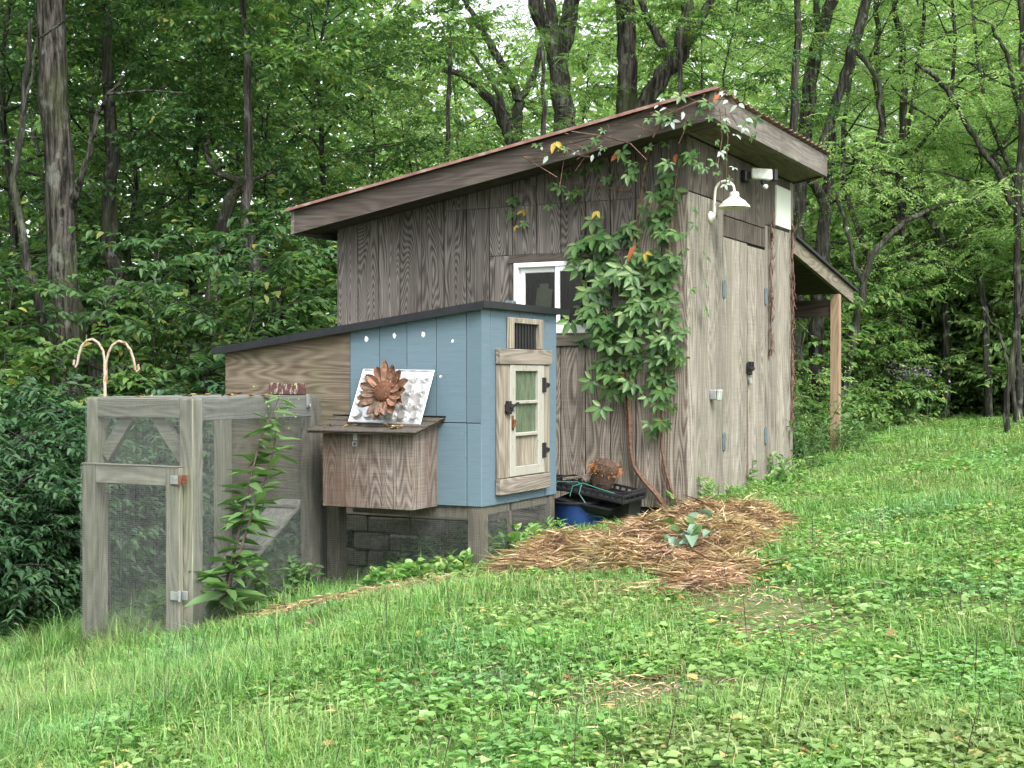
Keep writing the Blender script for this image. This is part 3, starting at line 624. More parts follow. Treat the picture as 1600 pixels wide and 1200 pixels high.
# coop door side
dframe = empty('door_surround', (X1, -1.28, .17)); dframe.parent = coop; dframe.location = Vector((X1, -1.28, .17)) - WORLD['chicken_coop']; WORLD[dframe.name] = Vector((X1, -1.28, .17))
def tb(y0, y1, z0, z1, xo, mat, name, par, ch=.004, x0=None): return MB().box(X1 + .0015 if x0 is None else x0, X1 + xo, y0, y1, z0, z1, ch).build(name, mat, par)
tb(-1.655, -.905, .995, 1.095, .042, 'trim_wood', 'lintel_board', dframe); tb(-1.655, -.93, .160, .262, .042, 'trim_wood', 'sill_board', dframe)
tb(-1.648, -1.518, .264, .993, .03, 'trim_wood_z', 'side_board', dframe); tb(-1.012, -.925, .264, .993, .03, 'trim_wood_z', 'side_board', dframe)
door = empty('coop_door', (X1, -1.265, .266)); door.parent = coop; door.location = Vector((X1, -1.265, .266)) - WORLD['chicken_coop']; WORLD[door.name] = Vector((X1, -1.265, .266))
DY0, DY1, DZ0, DZ1 = -1.511, -1.019, .268, .993; DH = DZ1 - DZ0
def dz(f): return DZ1 - f * DH
tb(DY0, DY0 + .075, DZ0, DZ1, .036, 'cream_paint', 'stile', door); tb(DY1 - .088, DY1, DZ0, DZ1, .036, 'cream_paint', 'stile', door)
iy0, iy1 = DY0 + .076, DY1 - .089
for f0, f1, nm in ((0, .058, 'top_rail'), (.322, .352, 'muntin'), (.61, .643, 'muntin'), (.913, 1.0, 'bottom_rail')): tb(iy0, iy1, dz(f1), dz(f0), .035, 'cream_paint', nm, door)
tb(iy0, iy1, dz(.321), dz(.059), .014, 'green_glass', 'pane', door, .001); tb(iy0, iy1, dz(.609), dz(.353), .014, 'green_glass', 'pane', door, .001)
kk = 5
for q in range(kk):
    ya = iy0 + (iy1 - iy0) * q / kk; tb(ya + .001, ya + (iy1 - iy0) / kk - .001, dz(.912), dz(.644), .016, 'post_new' if q == 9 else 'trim_wood_z', 'panel_board', door, .002)
for zz in (.86, .42):
    h = MB(); h.box(X1 + .037, X1 + .043, DY1 - .035, DY1 - .008, zz - .05, zz + .05, .002)
    h.hexa([(X1 + .031, DY1 + .008, zz - .022), (X1 + .037, DY1 + .008, zz - .022), (X1 + .037, DY1 + .085, zz - .010), (X1 + .031, DY1 + .085, zz - .010), (X1 + .031, DY1 + .008, zz + .022), (X1 + .037, DY1 + .008, zz + .022), (X1 + .037, DY1 + .085, zz + .010), (X1 + .031, DY1 + .085, zz + .010)])
    h.tube([(X1 + .043, DY1, zz - .05), (X1 + .043, DY1, zz + .05)], .009, 8); h.build('hinge', 'black_metal', door)
lt = MB(); lt.box(X1 + .031, X1 + .05, DY0 - .075, DY0 + .02, .69, .74); lt.tube([(X1 + .06, DY0 - .05, .715), (X1 + .062, DY0 + .06, .745)], .009, 8); lt.box(X1 + .031, X1 + .058, DY0 - .06, DY0 - .02, .675, .76); lt.build('latch', 'black_metal', door)
lt = MB(); lt.box(X1 + .037, X1 + .042, DY0 + .012, DY0 + .038, .57, .665); lt.tube([(X1 + .05, DY0 + .02, .585), (X1 + .055, DY0 + .025, .64)], .010, 8); lt.build('hasp', 'rust', door)
vent = empty('vent', (X1, -1.27, 1.085)); vent.parent = coop; vent.location = Vector((X1, -1.27, 1.085)) - WORLD['chicken_coop']; WORLD[vent.name] = Vector((X1, -1.27, 1.085))
for a in ((-1.502, -1.445, 1.097, 1.30), (-1.085, -1.025, 1.097, 1.30), (-1.443, -1.087, 1.263, 1.30)): tb(*a, .032, 'trim_wood_z', 'vent_frame', vent)
tb(-1.443, -1.087, 1.097, 1.262, .006, 'dark_recess', 'vent_opening', vent)
for q in range(8):
    ya = -1.435 + q * .043; tb(ya, ya + .020, 1.097, 1.261, .016, 'black_plastic', 'vent_slat', vent, .003, X1 + .007)
# posts and open wire skirt under the coop
for (x, y) in ((X1 - .012, YF + .012), (X1 - .012, YB - .10), (X0 + .10, YB - .10), (-1.78, YF + .012)):
    B(x - .095, x, y, y + .092, G(x, y) - .15, ZC - .003).build('post', 'coop_post', coop)
B(XM, X1 - .11, YF + .03, YF + .07, .02, ZC - .003).build('floor_joist', 'coop_post', coop)
B(X1 - .06, X1 - .02, YF + .11, YB - .11, .04, ZC - .003).build('floor_joist', 'coop_post', coop)
tb(-1.42, -1.385, G(-.7, -1.4) - .1, ZC - .004, -.02, 'coop_post', 'skirt_batten', coop, .003, X1 - .04)
# wire cloth
def wires(o, u, v, lu, lv, cell, r):
    o = Vector(o); u = Vector(u).normalized(); v = Vector(v).normalized(); w_ = u.cross(v); mb = MB()
    def bar(a, b, off):
        d = (b - a).normalized(); s1 = w_ * r; s2 = d.cross(w_) * r; k = len(mb.v); a = a + w_ * off; b = b + w_ * off
        for p in (a, b): mb.v += [p + s1, p + s2, p - s1, p - s2]
        for q in range(4): mb.f.append([k + q, k + (q + 1) % 4, k + 4 + (q + 1) % 4, k + 4 + q])
    for i in range(int(lu / cell) + 1):
        a = o + u * (i * cell) + u * random.uniform(-.0006, .0006); bar(a, a + v * lv + u * random.uniform(-.002, .002), r * .8)
    for i in range(int(lv / cell) + 1): a = o + v * (i * cell) + v * random.uniform(-.0006, .0006); bar(a, a + u * lu + v * random.uniform(-.002, .002), -r * .8)
    return mb
def mesh_part(mb, par): o = mb.build('wire_mesh', 'wire', par); o['kind'] = 'stuff'; return o
mesh_part(wires((-1.9, YF - .004, -.52), (1, 0, 0), (0, 0, 1), 1.20, .60, .0127, .0006), coop)
mesh_part(wires((X1 + .003, YF, -.35), (0, 1, 0), (0, 0, 1), 1.0, .44, .0127, .0006), coop)

# nest box on the front of the coop
NX0, NX1, NY0, NZ0 = -1.69, -1.009, -2.13, .09
nb_ = empty('nest_box', (-1.35, -1.98, NZ0)); nb_.parent = coop; nb_.location = Vector((-1.35, -1.98, NZ0)) - WORLD['chicken_coop']; WORLD[nb_.name] = Vector((-1.35, -1.98, NZ0))
def zn(y): return .572 + (y - NY0) * .22
for a, b in ((NX0, -1.515), (-1.515, -1.335), (-1.335, -1.155), (-1.155, -1.135), (-1.135, NX1)):
    MB().box(a + .002, b - .002, NY0 + random.uniform(0, .003), NY0 + .018, NZ0, zn(NY0) - .002, .003).build('front_board', 'nest_wood', nb_)
for xs in ((NX1 - .016, NX1 - .0005), (NX0 + .0005, NX0 + .016)):
    for a, b in ((NY0 + .02, NY0 + .145), (NY0 + .147, YF - .003)):
        MB().hexa([(xs[0], a, NZ0 + .004), (xs[1], a, NZ0 + .004), (xs[1], b, NZ0 + .004), (xs[0], b, NZ0 + .004), (xs[0], a, zn(a)), (xs[1], a, zn(a)), (xs[1], b, zn(b)), (xs[0], b, zn(b))]).build('side_board', 'nest_wood', nb_)
B(NX0 + .02, NX1 - .02, NY0 + .02, YF - .003, NZ0 + .006, NZ0 + .02).build('bottom', 'dark_wood', nb_)
lid = MB(); lx0, lx1, ly0, ly1 = -1.755, -.955, -2.20, YF - .006
lid.hexa([(lx0, ly0, zn(ly0) + .002), (lx1, ly0, zn(ly0) + .002), (lx1, ly1, zn(ly1) + .002), (lx0, ly1, zn(ly1) + .002), (lx0, ly0, zn(ly0) + .012), (lx1, ly0, zn(ly0) + .012), (lx1, ly1, zn(ly1) + .012), (lx0, ly1, zn(ly1) + .012)])
lo_ = lid.build('lid', 'dark_wood', nb_)
for row in range(3):
    ya = ly0 - .008 + row * .125; x = lx0 - .01
    while x < lx1:
        wd = min(random.uniform(.09, .16), lx1 + .01 - x); t0 = .013 + row * .003; e = random.uniform(0, .004); yb = min(ya + .16, ly1)
        if wd > .02: MB().hexa([(x + .001, ya + e, zn(ya) + t0 + .004), (x + wd - .001, ya + e, zn(ya) + t0 + .004), (x + wd - .001, yb, zn(yb) + t0), (x + .001, yb, zn(yb) + t0), (x + .001, ya + e, zn(ya) + t0 + .010), (x + wd - .001, ya + e, zn(ya) + t0 + .010), (x + wd - .001, yb, zn(yb) + t0 + .004), (x + .001, yb, zn(yb) + t0 + .004)]).build('shingle', 'shingle', lo_)
        x += wd
B(-1.80, -.945, YF - .03, YF - .003, zn(YF) + .022, zn(YF) + .030).build('lid_flashing', 'drip_edge', nb_)
hp = MB(); hp.box(-1.448, -1.418, NY0 - .007, NY0 - .001, .515, .585, .002); hp.tube([(-1.446, NY0 - .010, .505), (-1.42, NY0 - .010, .505), (-1.42, NY0 - .012, .48), (-1.446, NY0 - .012, .48), (-1.446, NY0 - .010, .505)], .004, 6); hp.build('hasp', 'zinc', nb_)

# ------------------------------------------------------------------ muffin tin and metal sunflower on the nest box
tin = empty('muffin_tin', (-1.27, -2.0, .66), 'shiny silver muffin tin leaning upside down on the nest box lid', 'muffin tin')
o0 = Vector((-1.545, -2.035, zn(-2.035) + .034)); ux = Vector((1, 0, -.018)).normalized(); uy = Vector((.0, .17, .333)).normalized(); un = ux.cross(uy).normalized()   # un points to the viewer
if un.y > 0: un = -un
TW, THH = .53, .375
def tp(a, b, c=0): return o0 + ux * a + uy * b + un * c
mb = MB(); mb.obox(tp(TW / 2, THH / 2), (ux, uy, un), (TW / 2, THH / 2, .0015), .001)
mb.build('plate', 'tin_metal', tin)
rm = MB()
for (a, b) in (((0, 0), (TW, 0)), ((TW, 0), (TW, THH)), ((TW, THH), (0, THH)), ((0, THH), (0, 0))): rm.tube([tp(a[0], a[1], .004), tp(b[0], b[1], .004)], .006, 8)
rm.build('rim', 'tin_metal', tin, True)
for i in range(6):
    for j in range(4):
        c = tp(.048 + i * .0868, .052 + j * .0905, .001); Mx = Matrix((ux, uy, un)).transposed().to_4x4(); Mx.translation = c
        MB().lathe([(.037, .0), (.0355, .006), (.029, .027), (.027, .0295), (.023, .0285), (.0, .028)], 18, Mx).build('cup', 'tin_metal', tin, True)
sf = empty('metal_sunflower', (-1.26, -2.06, .64), 'rusty metal sunflower ornament propped against the muffin tin', 'ornament')
fc = Vector((-1.262, -2.075, .822)); fx = Vector((1, -.05, 0)).normalized(); fy = Vector((0, .30, .95)); fy = (fy - fx * fy.dot(fx)).normalized(); fn = fx.cross(fy)
if fn.y > 0: fn = -fn
Mx = Matrix((fx, fy, fn)).transposed().to_4x4(); Mx.translation = fc
MB().lathe([(.0, .032), (.03, .031), (.055, .024), (.066, .012), (.068, .0), (.0, -.004)], 28, Mx).build('disc', 'sunflower_disc', sf, True)
for ring, (n_, ln, wd, off) in enumerate(((15, .188, .064, -.014), (14, .162, .060, -.003))):
    for k in range(n_):
        a = 6.2832 * (k + .5 * ring) / n_ + random.uniform(-.08, .08); l_ = ln * random.uniform(.88, 1.08); mb = MB(); cs = []
        st = [(.045, .3), (.075, .8), (.6 * l_, 1.0), (.84 * l_, .85), (l_, .25)]
        tw = random.uniform(-.5, .5)
        for (rr, wf) in st:
            cur = off + .035 * (rr / l_) ** 2 + random.uniform(-.004, .004)
            for sgn in (-1, 0, 1):
                lat = sgn * wd * .5 * wf; hh = cur + (-.008 if sgn == 0 else .004) + sgn * tw * .012
                p = Vector((rr * math.cos(a) - lat * math.sin(a), rr * math.sin(a) + lat * math.cos(a), hh)); cs.append(Mx @ p)
        nn_ = len(cs); mb.v = cs + [c - fn * .0018 for c in cs]
        for q in range(len(st) - 1):
            for e in range(2):
                i0 = q * 3 + e; mb.f.append([i0, i0 + 1, i0 + 4, i0 + 3]); mb.f.append([nn_ + i0, nn_ + i0 + 3, nn_ + i0 + 4, nn_ + i0 + 1])
        for i0, i1 in [(q * 3, q * 3 + 3) for q in range(len(st) - 1)] + [(q * 3 + 2, q * 3 + 5) for q in range(len(st) - 1)]: mb.f.append([i0, i1, nn_ + i1, nn_ + i0])
        left = math.cos(a) < -.25 or (math.sin(a) < -.8)
        mb.build('petal', 'sunflower_dark' if (left and random.random() < .7) else 'sunflower_rust', sf)
MB().tube([Mx @ Vector((0, -.05, -.012)), Mx @ Vector((-.005, -.17, -.006))], .006, 8).build('stem', 'sunflower_dark', sf)

# ------------------------------------------------------------------ chicken run
RX0, RX1, RY0, RY1, RZ = -2.74, -1.906, -3.11, -1.845, .79
run = empty('chicken_run', (-2.32, -2.5, -.6), 'grey timber chicken run covered in wire mesh beside the coop', 'chicken run')
def rb(*a, name='rail', mat='run_wood_x', ch=.004): return MB().box(*a, ch=ch).build(name, mat, run)
gl = G(RX0, RY0) - .05; gr_ = G(RX1, RY0) - .08
rb(RX1 - .10, RX1, RY0, RY0 + .09, gr_, RZ - .002, name='post', mat='run_wood_z')
rb(RX0, RX0 + .09, RY0, RY0 + .09, gl, RZ - .002, name='post', mat='run_wood_z')
rb(RX1 - .09, RX1, RY1 - .10, RY1, G(RX1, RY1) - .1, RZ - .002, name='post', mat='coop_post')
rb(RX0, RX0 + .09, RY1 - .09, RY1, G(RX0, RY1) - .1, RZ - .002, name='post', mat='run_wood_z')
rb(RX0 + .092, RX1 - .102, RY0 - .004, RY0 + .036, .672, RZ - .002)
rb(RX0 + .092, RX1 - .102, RY1 - .04, RY1, .672, RZ - .002)
rb(RX1 - .036, RX1 + .004, RY0 + .092, RY1 - .102, .655, RZ - .002, mat='run_wood_y'); rb(RX0 - .002, RX0 + .036, RY0 + .092, RY1 - .092, .655, RZ - .002, mat='run_wood_y')
rb(RX0 + .092, RX1 - .102, (RY0 + RY1) / 2 - .02, (RY0 + RY1) / 2 + .02, .70, RZ - .003)
rb(RX1 - .03, RX1 + .008, RY0 + .092, RY1 - .102, G(RX1, -2.9) - .1, G(RX1, -2.2) + .02, name='base_board', mat='run_wood_y')
for (xa, xb) in ((RX0 + .30, RX0 + .10), (RX1 - .32, RX1 - .11)):
    MB().beam((xa, RY0 + .06, .685), (xb, RY0 + .06, .43), (0, 1, 0), .085, .038).build('brace', 'run_wood_x', run)
mesh_part(wires((RX0, RY0 - .007, .395), (1, 0, 0), (0, 0, 1), RX1 - RX0, .39, .0068, .00045), run)
mesh_part(wires((RX1 + .010, RY0, gr_ + .1), (0, 1, 0), (0, 0, 1), RY1 - RY0, RZ - gr_ - .1, .0068, .00045), run)
mesh_part(wires((RX0 - .006, RY0, gl + .1), (0, 1, 0), (0, 0, 1), RY1 - RY0, RZ - gl - .1, .0127, .0006), run)
mesh_part(wires((RX0, RY0, RZ + .002), (1, 0, 0), (0, 1, 0), RX1 - RX0, RY1 - RY0, .0068, .0005), run)
mesh_part(wires((RX0, RY1 - .042, gl + .2), (1, 0, 0), (0, 0, 1), RX1 - RX0, .9, .0127, .0005), run)
# run door
rd = empty('run_door', (-2.34, RY0 - .04, -.6)); rd.parent = run; rd.location = Vector((-2.34, RY0 - .04, -.6)) - WORLD['chicken_run']; WORLD[rd.name] = Vector((-2.34, RY0 - .04, -.6))
dx0, dx1, dy = RX0 + .01, RX1 - .06, RY0 - .012
def db(*a, name='stile', mat='run_wood_z'): return MB().box(*a, ch=.004).build(name, mat, rd)
db(dx0, dx0 + .105, dy - .035, dy, gl + .03, .385); db(dx1 - .105, dx1, dy - .035, dy, gr_ + .06, .385)
db(dx0 + .107, dx1 - .107, dy - .034, dy, .275, .385, name='top_rail', mat='run_wood_x')
db(dx0 + .107, dx1 - .107, dy - .034, dy, gl + .10, gl + .17, name='bottom_rail', mat='run_wood_x')
mesh_part(wires((dx0 - .004, dy - .041, gl + .03), (1, 0, 0), (0, 0, 1), dx1 - dx0 + .008, .392 - gl - .03, .0127, .0007), rd)
db(dx0, dx1, dy - .040, dy + .004, .3865, .3935, name='top_edge', mat='run_wood_x')
for zz, m_ in ((.315, 'rust'), (-.36, 'zinc')):
    h = MB(); h.box(dx1 - .055, dx1 + .01, dy - .050, dy - .044, zz - .025, zz + .025, .002); h.build('hinge', 'zinc', rd)
    h = MB(); h.tube([(dx1 + .012, dy - .046, zz - .03), (dx1 + .012, dy - .046, zz + .03)], .009, 8); h.box(dx1 + .012, dx1 + .055, dy - .030, dy - .022, zz - .022, zz + .03, .002); h.build('hinge_leaf', m_, rd)
p = ony(473, 622, -1.95); h = MB(); h.box(RX1 + .012, RX1 + .018, -2.02, -1.985, .715, .80, .002); h.tube([(RX1 + .02, -2.018, .735), (RX1 + .03, -2.0, .72), (RX1 + .02, -1.987, .735)], .004, 6); h.build('hasp', 'zinc', run)
# ramp inside the run
rp = empty('chicken_ramp', (-2.15, -2.4, -.4), 'plank ramp with cleats inside the wire run', 'ramp')
MB().beam((-2.12, -3.0, G(-2.12, -3.0) + .05), (-2.12, -1.9, .09), (0, 0, 1), .24, .025).build('plank', 'run_wood_y', rp)
for k in range(6):
    f = (k + .5) / 6; zz = G(-2.12, -3.0) + .07 + f * (.04 - G(-2.12, -3.0)); yy = -3.0 + f * 1.1; MB().box(-2.24, -2.0, yy - .012, yy + .012, zz, zz + .022, .003).build('cleat', 'run_wood_x', rp)
br = MB().box(-2.245, -2.005, -1.975, -1.87, RZ + .007, RZ + .085, .006)
for v in br.v: v += Vector((random.uniform(-.004, .004), random.uniform(-.004, .004), random.uniform(-.003, .003)))
tag(br.build('brick', 'brick_paint'), 'old red brick with flaking white paint on top of the wire run', 'brick')
# shepherd's hook
hk = empty('garden_hook', (-3.40, -2.22, G(-3.4, -2.22)), 'double armed white garden hook with rust behind the chicken run', 'garden hook')
hb = Vector((-3.40, -2.22, G(-3.4, -2.22) - .2))
def hp_(px, py): return atd(px, py, 9.3)
MB().tube([Vector((hp_(164, 615).x, hp_(164, 615).y, .72)), hp_(164, 560)], .011, 8).build('pole', 'hook_paint', hk, True); MB().tube([hb, Vector((hp_(164, 615).x, hp_(164, 615).y, .718))], .009, 8).build('lower_pole', 'stem_dark', hk, True)
MB().tube([hp_(*q) for q in ((163, 600), (164, 565), (161, 548), (154, 536), (145, 530), (136, 532), (128, 540), (123, 555), (121, 568), (118, 574), (115, 570), (116, 562))], .009, 8).build('arm', 'hook_paint', hk, True)
MB().tube([hp_(*q) for q in ((166, 600), (166, 565), (170, 550), (176, 539), (186, 533), (196, 536), (204, 547), (209, 562), (211, 577), (214, 581), (217, 577), (216, 569))], .009, 8).build('arm', 'hook_paint', hk, True)

# ------------------------------------------------------------------ clutter between coop and shed
tub = empty('blue_tub', (-.66, -.45, G(-.66, -.45)), 'round dark blue plastic tub against the shed wall', 'tub')
tz = G(-.66, -.45) - .02
MB().lathe([(.0, 0), (.165, 0), (.172, .02), (.198, .235), (.212, .24), (.214, .252), (.205, .254), (.19, .245), (.165, .03), (.0, .025)], 32, Matrix.Translation((-.66, -.45, tz))).build('body', 'blue_plastic', tub, True)
MB().tube([(-.66 + .213 * math.cos(a), -.45 + .213 * math.sin(a), tz + .25) for a in np.linspace(0, 6.283, 33)], .008, 6, False).build('rim', 'black_plastic', tub, True)
pot = empty('black_planter', (-.37, -.32, G(-.37, -.32)), 'tapered black plastic planter beside the blue tub', 'planter')
pz = G(-.37, -.32) - .02
mb = MB(); 
mb.hexa([(-.46, -.42, pz), (-.30, -.42, pz), (-.30, -.24, pz), (-.46, -.24, pz), (-.50, -.46, pz + .22), (-.255, -.46, pz + .26), (-.255, -.2, pz + .27), (-.50, -.2, pz + .23)]); mb.build('body', 'black_plastic', pot)
mb = MB(); mb.beam((-.51, -.468, pz + .215), (-.25, -.468, pz + .258), (0, 0, 1), .016, .03); mb.beam((-.248, -.468, pz + .258), (-.248, -.195, pz + .268), (0, 0, 1), .016, .03); mb.build('rim', 'black_plastic', pot)
def tray(name, c, d, wv, ln, wdt, ht, label, cells):
    c = Vector(c); d = Vector(d).normalized(); wv = Vector(wv); wv = (wv - d * wv.dot(d)).normalized(); n = d.cross(wv)
    if n.z < 0: n = -n
    e = empty(name, c, label, 'nursery tray')
    MB().obox(c + n * .004, (d, wv, n), (ln / 2, wdt / 2, .004), .002).build('bottom', 'black_plastic', e)
    for sgn in (-1, 1):
        f = MB(); o_ = c + wv * (sgn * wdt / 2)
        f.obox(o_ + n * (ht - .009), (d, wv, n), (ln / 2, .006, .009), .002); f.obox(o_ + n * .014, (d, wv, n), (ln / 2, .005, .010), .002)
        for k in range(cells + 1): f.obox(o_ + d * (-ln / 2 + .008 + k * (ln - .016) / cells) + n * (ht / 2), (d, wv, n), (.0085, .0045, ht / 2 - .012), .001)
        f.build('side', 'black_plastic', e)
        f = MB(); o_ = c + d * (sgn * (ln / 2 - .004)); f.obox(o_ + n * (ht - .009), (d, wv, n), (.006, wdt / 2 - .008, .008), .002); f.obox(o_ + n * .014, (d, wv, n), (.005, wdt / 2 - .008, .009), .002)
        for k in range(5): f.obox(o_ + wv * (-wdt / 2 + .02 + k * (wdt - .04) / 4) + n * (ht / 2), (d, wv, n), (.0045, .008, ht / 2 - .012), .001)
        f.build('end', 'black_plastic', e)
    return e
tray('nursery_tray', (-.53, -.43, tz + .31), (1, -.05, -.16), (0, 1, .05), .60, .36, .062, 'slatted black nursery tray tilted on top of the blue tub', 12)
tray('nursery_tray', (-.86, -.33, tz + .335), (1, .12, -.03), (0, 1, .08), .50, .34, .06, 'black nursery tray half hidden behind the coop corner', 10)
mb = MB(); mb.hexa([(-.72, -.60, tz + .22), (-.38, -.60, tz + .17), (-.36, -.36, tz + .19), (-.72, -.36, tz + .25), (-.76, -.64, tz + .275), (-.34, -.64, tz + .215), (-.32, -.32, tz + .245), (-.76, -.32, tz + .305)])
tag(mb.build('black_pan', 'black_plastic'), 'shallow black plastic pan wedged under the slatted tray', 'pan')
rt = empty('root_ball', (-.46, -.40, tz + .38), 'dark dried root ball with orange fibres on the nursery tray', 'root ball')
Mr = Matrix.Translation((-.50, -.42, tz + .36)) @ Matrix.Rotation(R(16), 4, 'Y')
mb = MB().lathe([(.0, 0), (.07, 0), (.085, .03), (.098, .12), (.09, .165), (.05, .19), (.0, .20)], 18, Mr)
for v in mb.v: v += Vector((random.uniform(-.006, .006), random.uniform(-.006, .006), random.uniform(-.005, .005)))
mb.build('roots', 'rootball', rt)
n = 420; rr = RNG.uniform(.02, .10, n); an = RNG.uniform(0, 6.283, n); P = np.stack([rr * np.cos(an), rr * np.sin(an), .19 - .5 * rr + RNG.uniform(-.05, .0, n)], 1)
P = np.array([list(Mr @ Vector(p)) for p in P]); D = np.stack([np.cos(an) * .7, np.sin(an) * .7, RNG.uniform(-.6, .7, n)], 1)
V, F = leaf4(P, D, unit(RNG, n), RNG.uniform(.03, .07, n), np.full(n, .004)); fo = link('fibres', fast_mesh('fibres', V, F, 'fibre_orange'), rt); fo.location = -WORLD['root_ball']; fo['kind'] = 'stuff'
mb = MB(); mb.beam((-.80, -.40, tz + .40), (-.52, -.38, tz + .44), (0, 0, 1), .07, .02); mb.beam((-.62, -.45, tz + .40), (-.5, -.40, tz + .50), (0, 1, 0), .05, .018); tag(mb.build('broken_bark', 'trim_wood_x'), 'broken strips of old wood beside the root ball', 'wood scrap')
tw = MB().tube([(-.80, -.66, tz + .24), (-.79, -.65, tz + .33), (-.74, -.63, tz + .40), (-.66, -.60, tz + .395), (-.60, -.60, tz + .40), (-.56, -.62, tz + .385), (-.57, -.64, tz + .32), (-.52, -.645, tz + .26)], .0035, 6); tw.tube([(-.64, -.64, tz + .30), (-.62, -.64, tz + .37), (-.55, -.62, tz + .395), (-.42, -.61, tz + .355), (-.32, -.60, tz + .33)], .0035, 6); tag(tw.build('garden_twine', 'twine', None, True), 'loose teal garden twine looped over the black tray', 'twine')
lp = MB().tube([(-1.05 + .055 * math.cos(a), -1.02, -.02 + .11 * math.sin(a)) for a in np.linspace(-.6, 3.74, 14)], .009, 8); tag(lp.build('white_hoop', 'pale_paper', None, True), 'white plastic hoop on the ground under the coop', 'hoop')

# ------------------------------------------------------------------ straw pile
PC = [(.0, -2.12, .44, .38, .13), (.16, -1.90, .40, .34, .07), (.44, -1.62, .40, .38, .15), (.56, -1.12, .30, .42, .17), (.36, -.72, .26, .28, .09), (.80, -1.75, .34, .50, .15), (.50, -2.25, .50, .30, .12), (1.08, -2.62, .25, .38, .07), (.74, -.80, .24, .30, .15)]
def pile_h(x, y):
    h = np.zeros_like(x)
    for (cx, cy, a, b, hh) in PC: h = np.maximum(h, hh * np.clip(1 - ((x - cx) / a) ** 2 - ((y - cy) / b) ** 2, 0, 1) ** .8)
    return h * (1 + .35 * np.sin(x * 9 + y * 5) * np.sin(y * 11 - x * 4))
ax_ = np.arange(-.95, 1.75, .04); ay_ = np.arange(-3.3, .1, .04); PX, PY = np.meshgrid(ax_, ay_, indexing='ij')
PH = pile_h(PX, PY); PZ = gz(PX, PY) - .02 + PH + (RNG.normal(0, .012, PX.shape)) * (PH > .03)
pn, pm = PX.shape; I = np.arange(pn * pm).reshape(pn, pm); Fq = np.stack([I[:-1, :-1], I[1:, :-1], I[1:, 1:], I[:-1, 1:]], -1).reshape(-1, 4)
keep = (PH.ravel()[Fq].max(1) > .012)
pile = empty('straw_pile', (.3, -1.5, -.1), 'heap of old brown straw in front of the shed corner', 'straw pile')
po = link('mound', fast_mesh('mound', np.stack([PX, PY, PZ], -1).reshape(-1, 3), Fq[keep], 'pile_base', True), pile); po.location = -WORLD['straw_pile']
n = 44000; x = RNG.uniform(-1.0, 1.8, n * 4); y = RNG.uniform(-3.4, .1, n * 4); h = pile_h(x, y); k = (h > .01) | ((RNG.random(n * 4) < .03) & (np.hypot((x - .3) / 1.3, (y + 1.6) / 1.6) < 1.1)) ; x, y, h = x[k][:n], y[k][:n], h[k][:n]; n = len(x)
P = np.stack([x, y, gz(x, y) + h + RNG.uniform(-.025, .03, n)], 1); an = RNG.uniform(0, 6.283, n)
D = np.stack([np.cos(an), np.sin(an), RNG.normal(.03, .25, n)], 1)
V, F = leaf4(P, D, np.array([[0, 0, 1.]]) + RNG.normal(0, .5, (n, 3)), RNG.uniform(.03, .12, n) * np.where(RNG.random(n) < .12, 1.9, 1), RNG.uniform(.0018, .0042, n), .3, .12)
n2 = 1500; cs = np.array([(-1.0, -2.75), (-.75, -2.55), (-1.55, -2.85), (.9, -3.0)]); ii = RNG.integers(0, 4, n2); xs_ = cs[ii, 0] + RNG.normal(0, .16, n2); ys_ = cs[ii, 1] + RNG.normal(0, .10, n2); an = RNG.uniform(0, 6.283, n2)
V2, F2 = leaf4(np.stack([xs_, ys_, gz(xs_, ys_) + RNG.uniform(.02, .06, n2)], 1), np.stack([np.cos(an), np.sin(an), RNG.normal(0, .15, n2)], 1), np.array([[0, 0, 1.]]) + RNG.normal(0, .5, (n2, 3)), RNG.uniform(.04, .15, n2), RNG.uniform(.002, .005, n2), .3, .12)
V, F = join([(V, F), (V2, F2)])
so_ = link('straw', fast_mesh('straw', V, F, 'straw'), pile); so_.location = -WORLD['straw_pile']; so_['kind'] = 'stuff'

# ------------------------------------------------------------------ creeper on the shed wall
def leaf_tpl(name, mat, specs):
    P = np.zeros((len(specs), 3)); D = np.array([[math.sin(a), -.12, -math.cos(a)] for a, _, _ in specs]); Nn = np.tile(np.array([[0, -1., .25]]), (len(specs), 1))
    V, F = leaf6(P + D * .12 * np.array([[s[1]] for s in specs]), D, Nn, np.array([s[1] for s in specs]), np.array([s[2] for s in specs]), .14, .10)
    return fast_mesh(name, V, F, mat)
five = [(0, .12, .055), (.85, .11, .05), (-.85, .11, .05), (1.75, .085, .04), (-1.75, .085, .04)]
three = [(0, .11, .052), (1.05, .10, .048), (-1.05, .10, .048)]
VL = {'g': [leaf_tpl('leaf', 'leaf_vine', five), leaf_tpl('leaf', 'leaf_vine', [(a + .1, l * random.uniform(.85, 1.1), w_ * random.uniform(.9, 1.15)) for a, l, w_ in five]), leaf_tpl('leaf', 'leaf_vine', three)],
      'p': [leaf_tpl('leaf', 'leaf_vine_pale', three), leaf_tpl('leaf', 'leaf_vine_pale', five[:1])], 'r': [leaf_tpl('leaf', 'leaf_vine_red', five[:1])], 'y': [leaf_tpl('leaf', 'leaf_vine_yellow', five[:2])]}
vine = empty('creeper_vine', (-.15, -.05, 0), 'five leaved green creeper climbing the shed wall beside the window', 'vine')
def vleaf(p, kind='g', s=1.0, face=0.0, tilt=None):
    me = random.choice(VL[kind]); o = link('leaf', me, vine, p)
    o.rotation_euler = (R(random.uniform(-55, 5) if tilt is None else tilt), R(random.uniform(-45, 45)), face + R(random.uniform(-40, 40))); o.scale = (s, s, s)
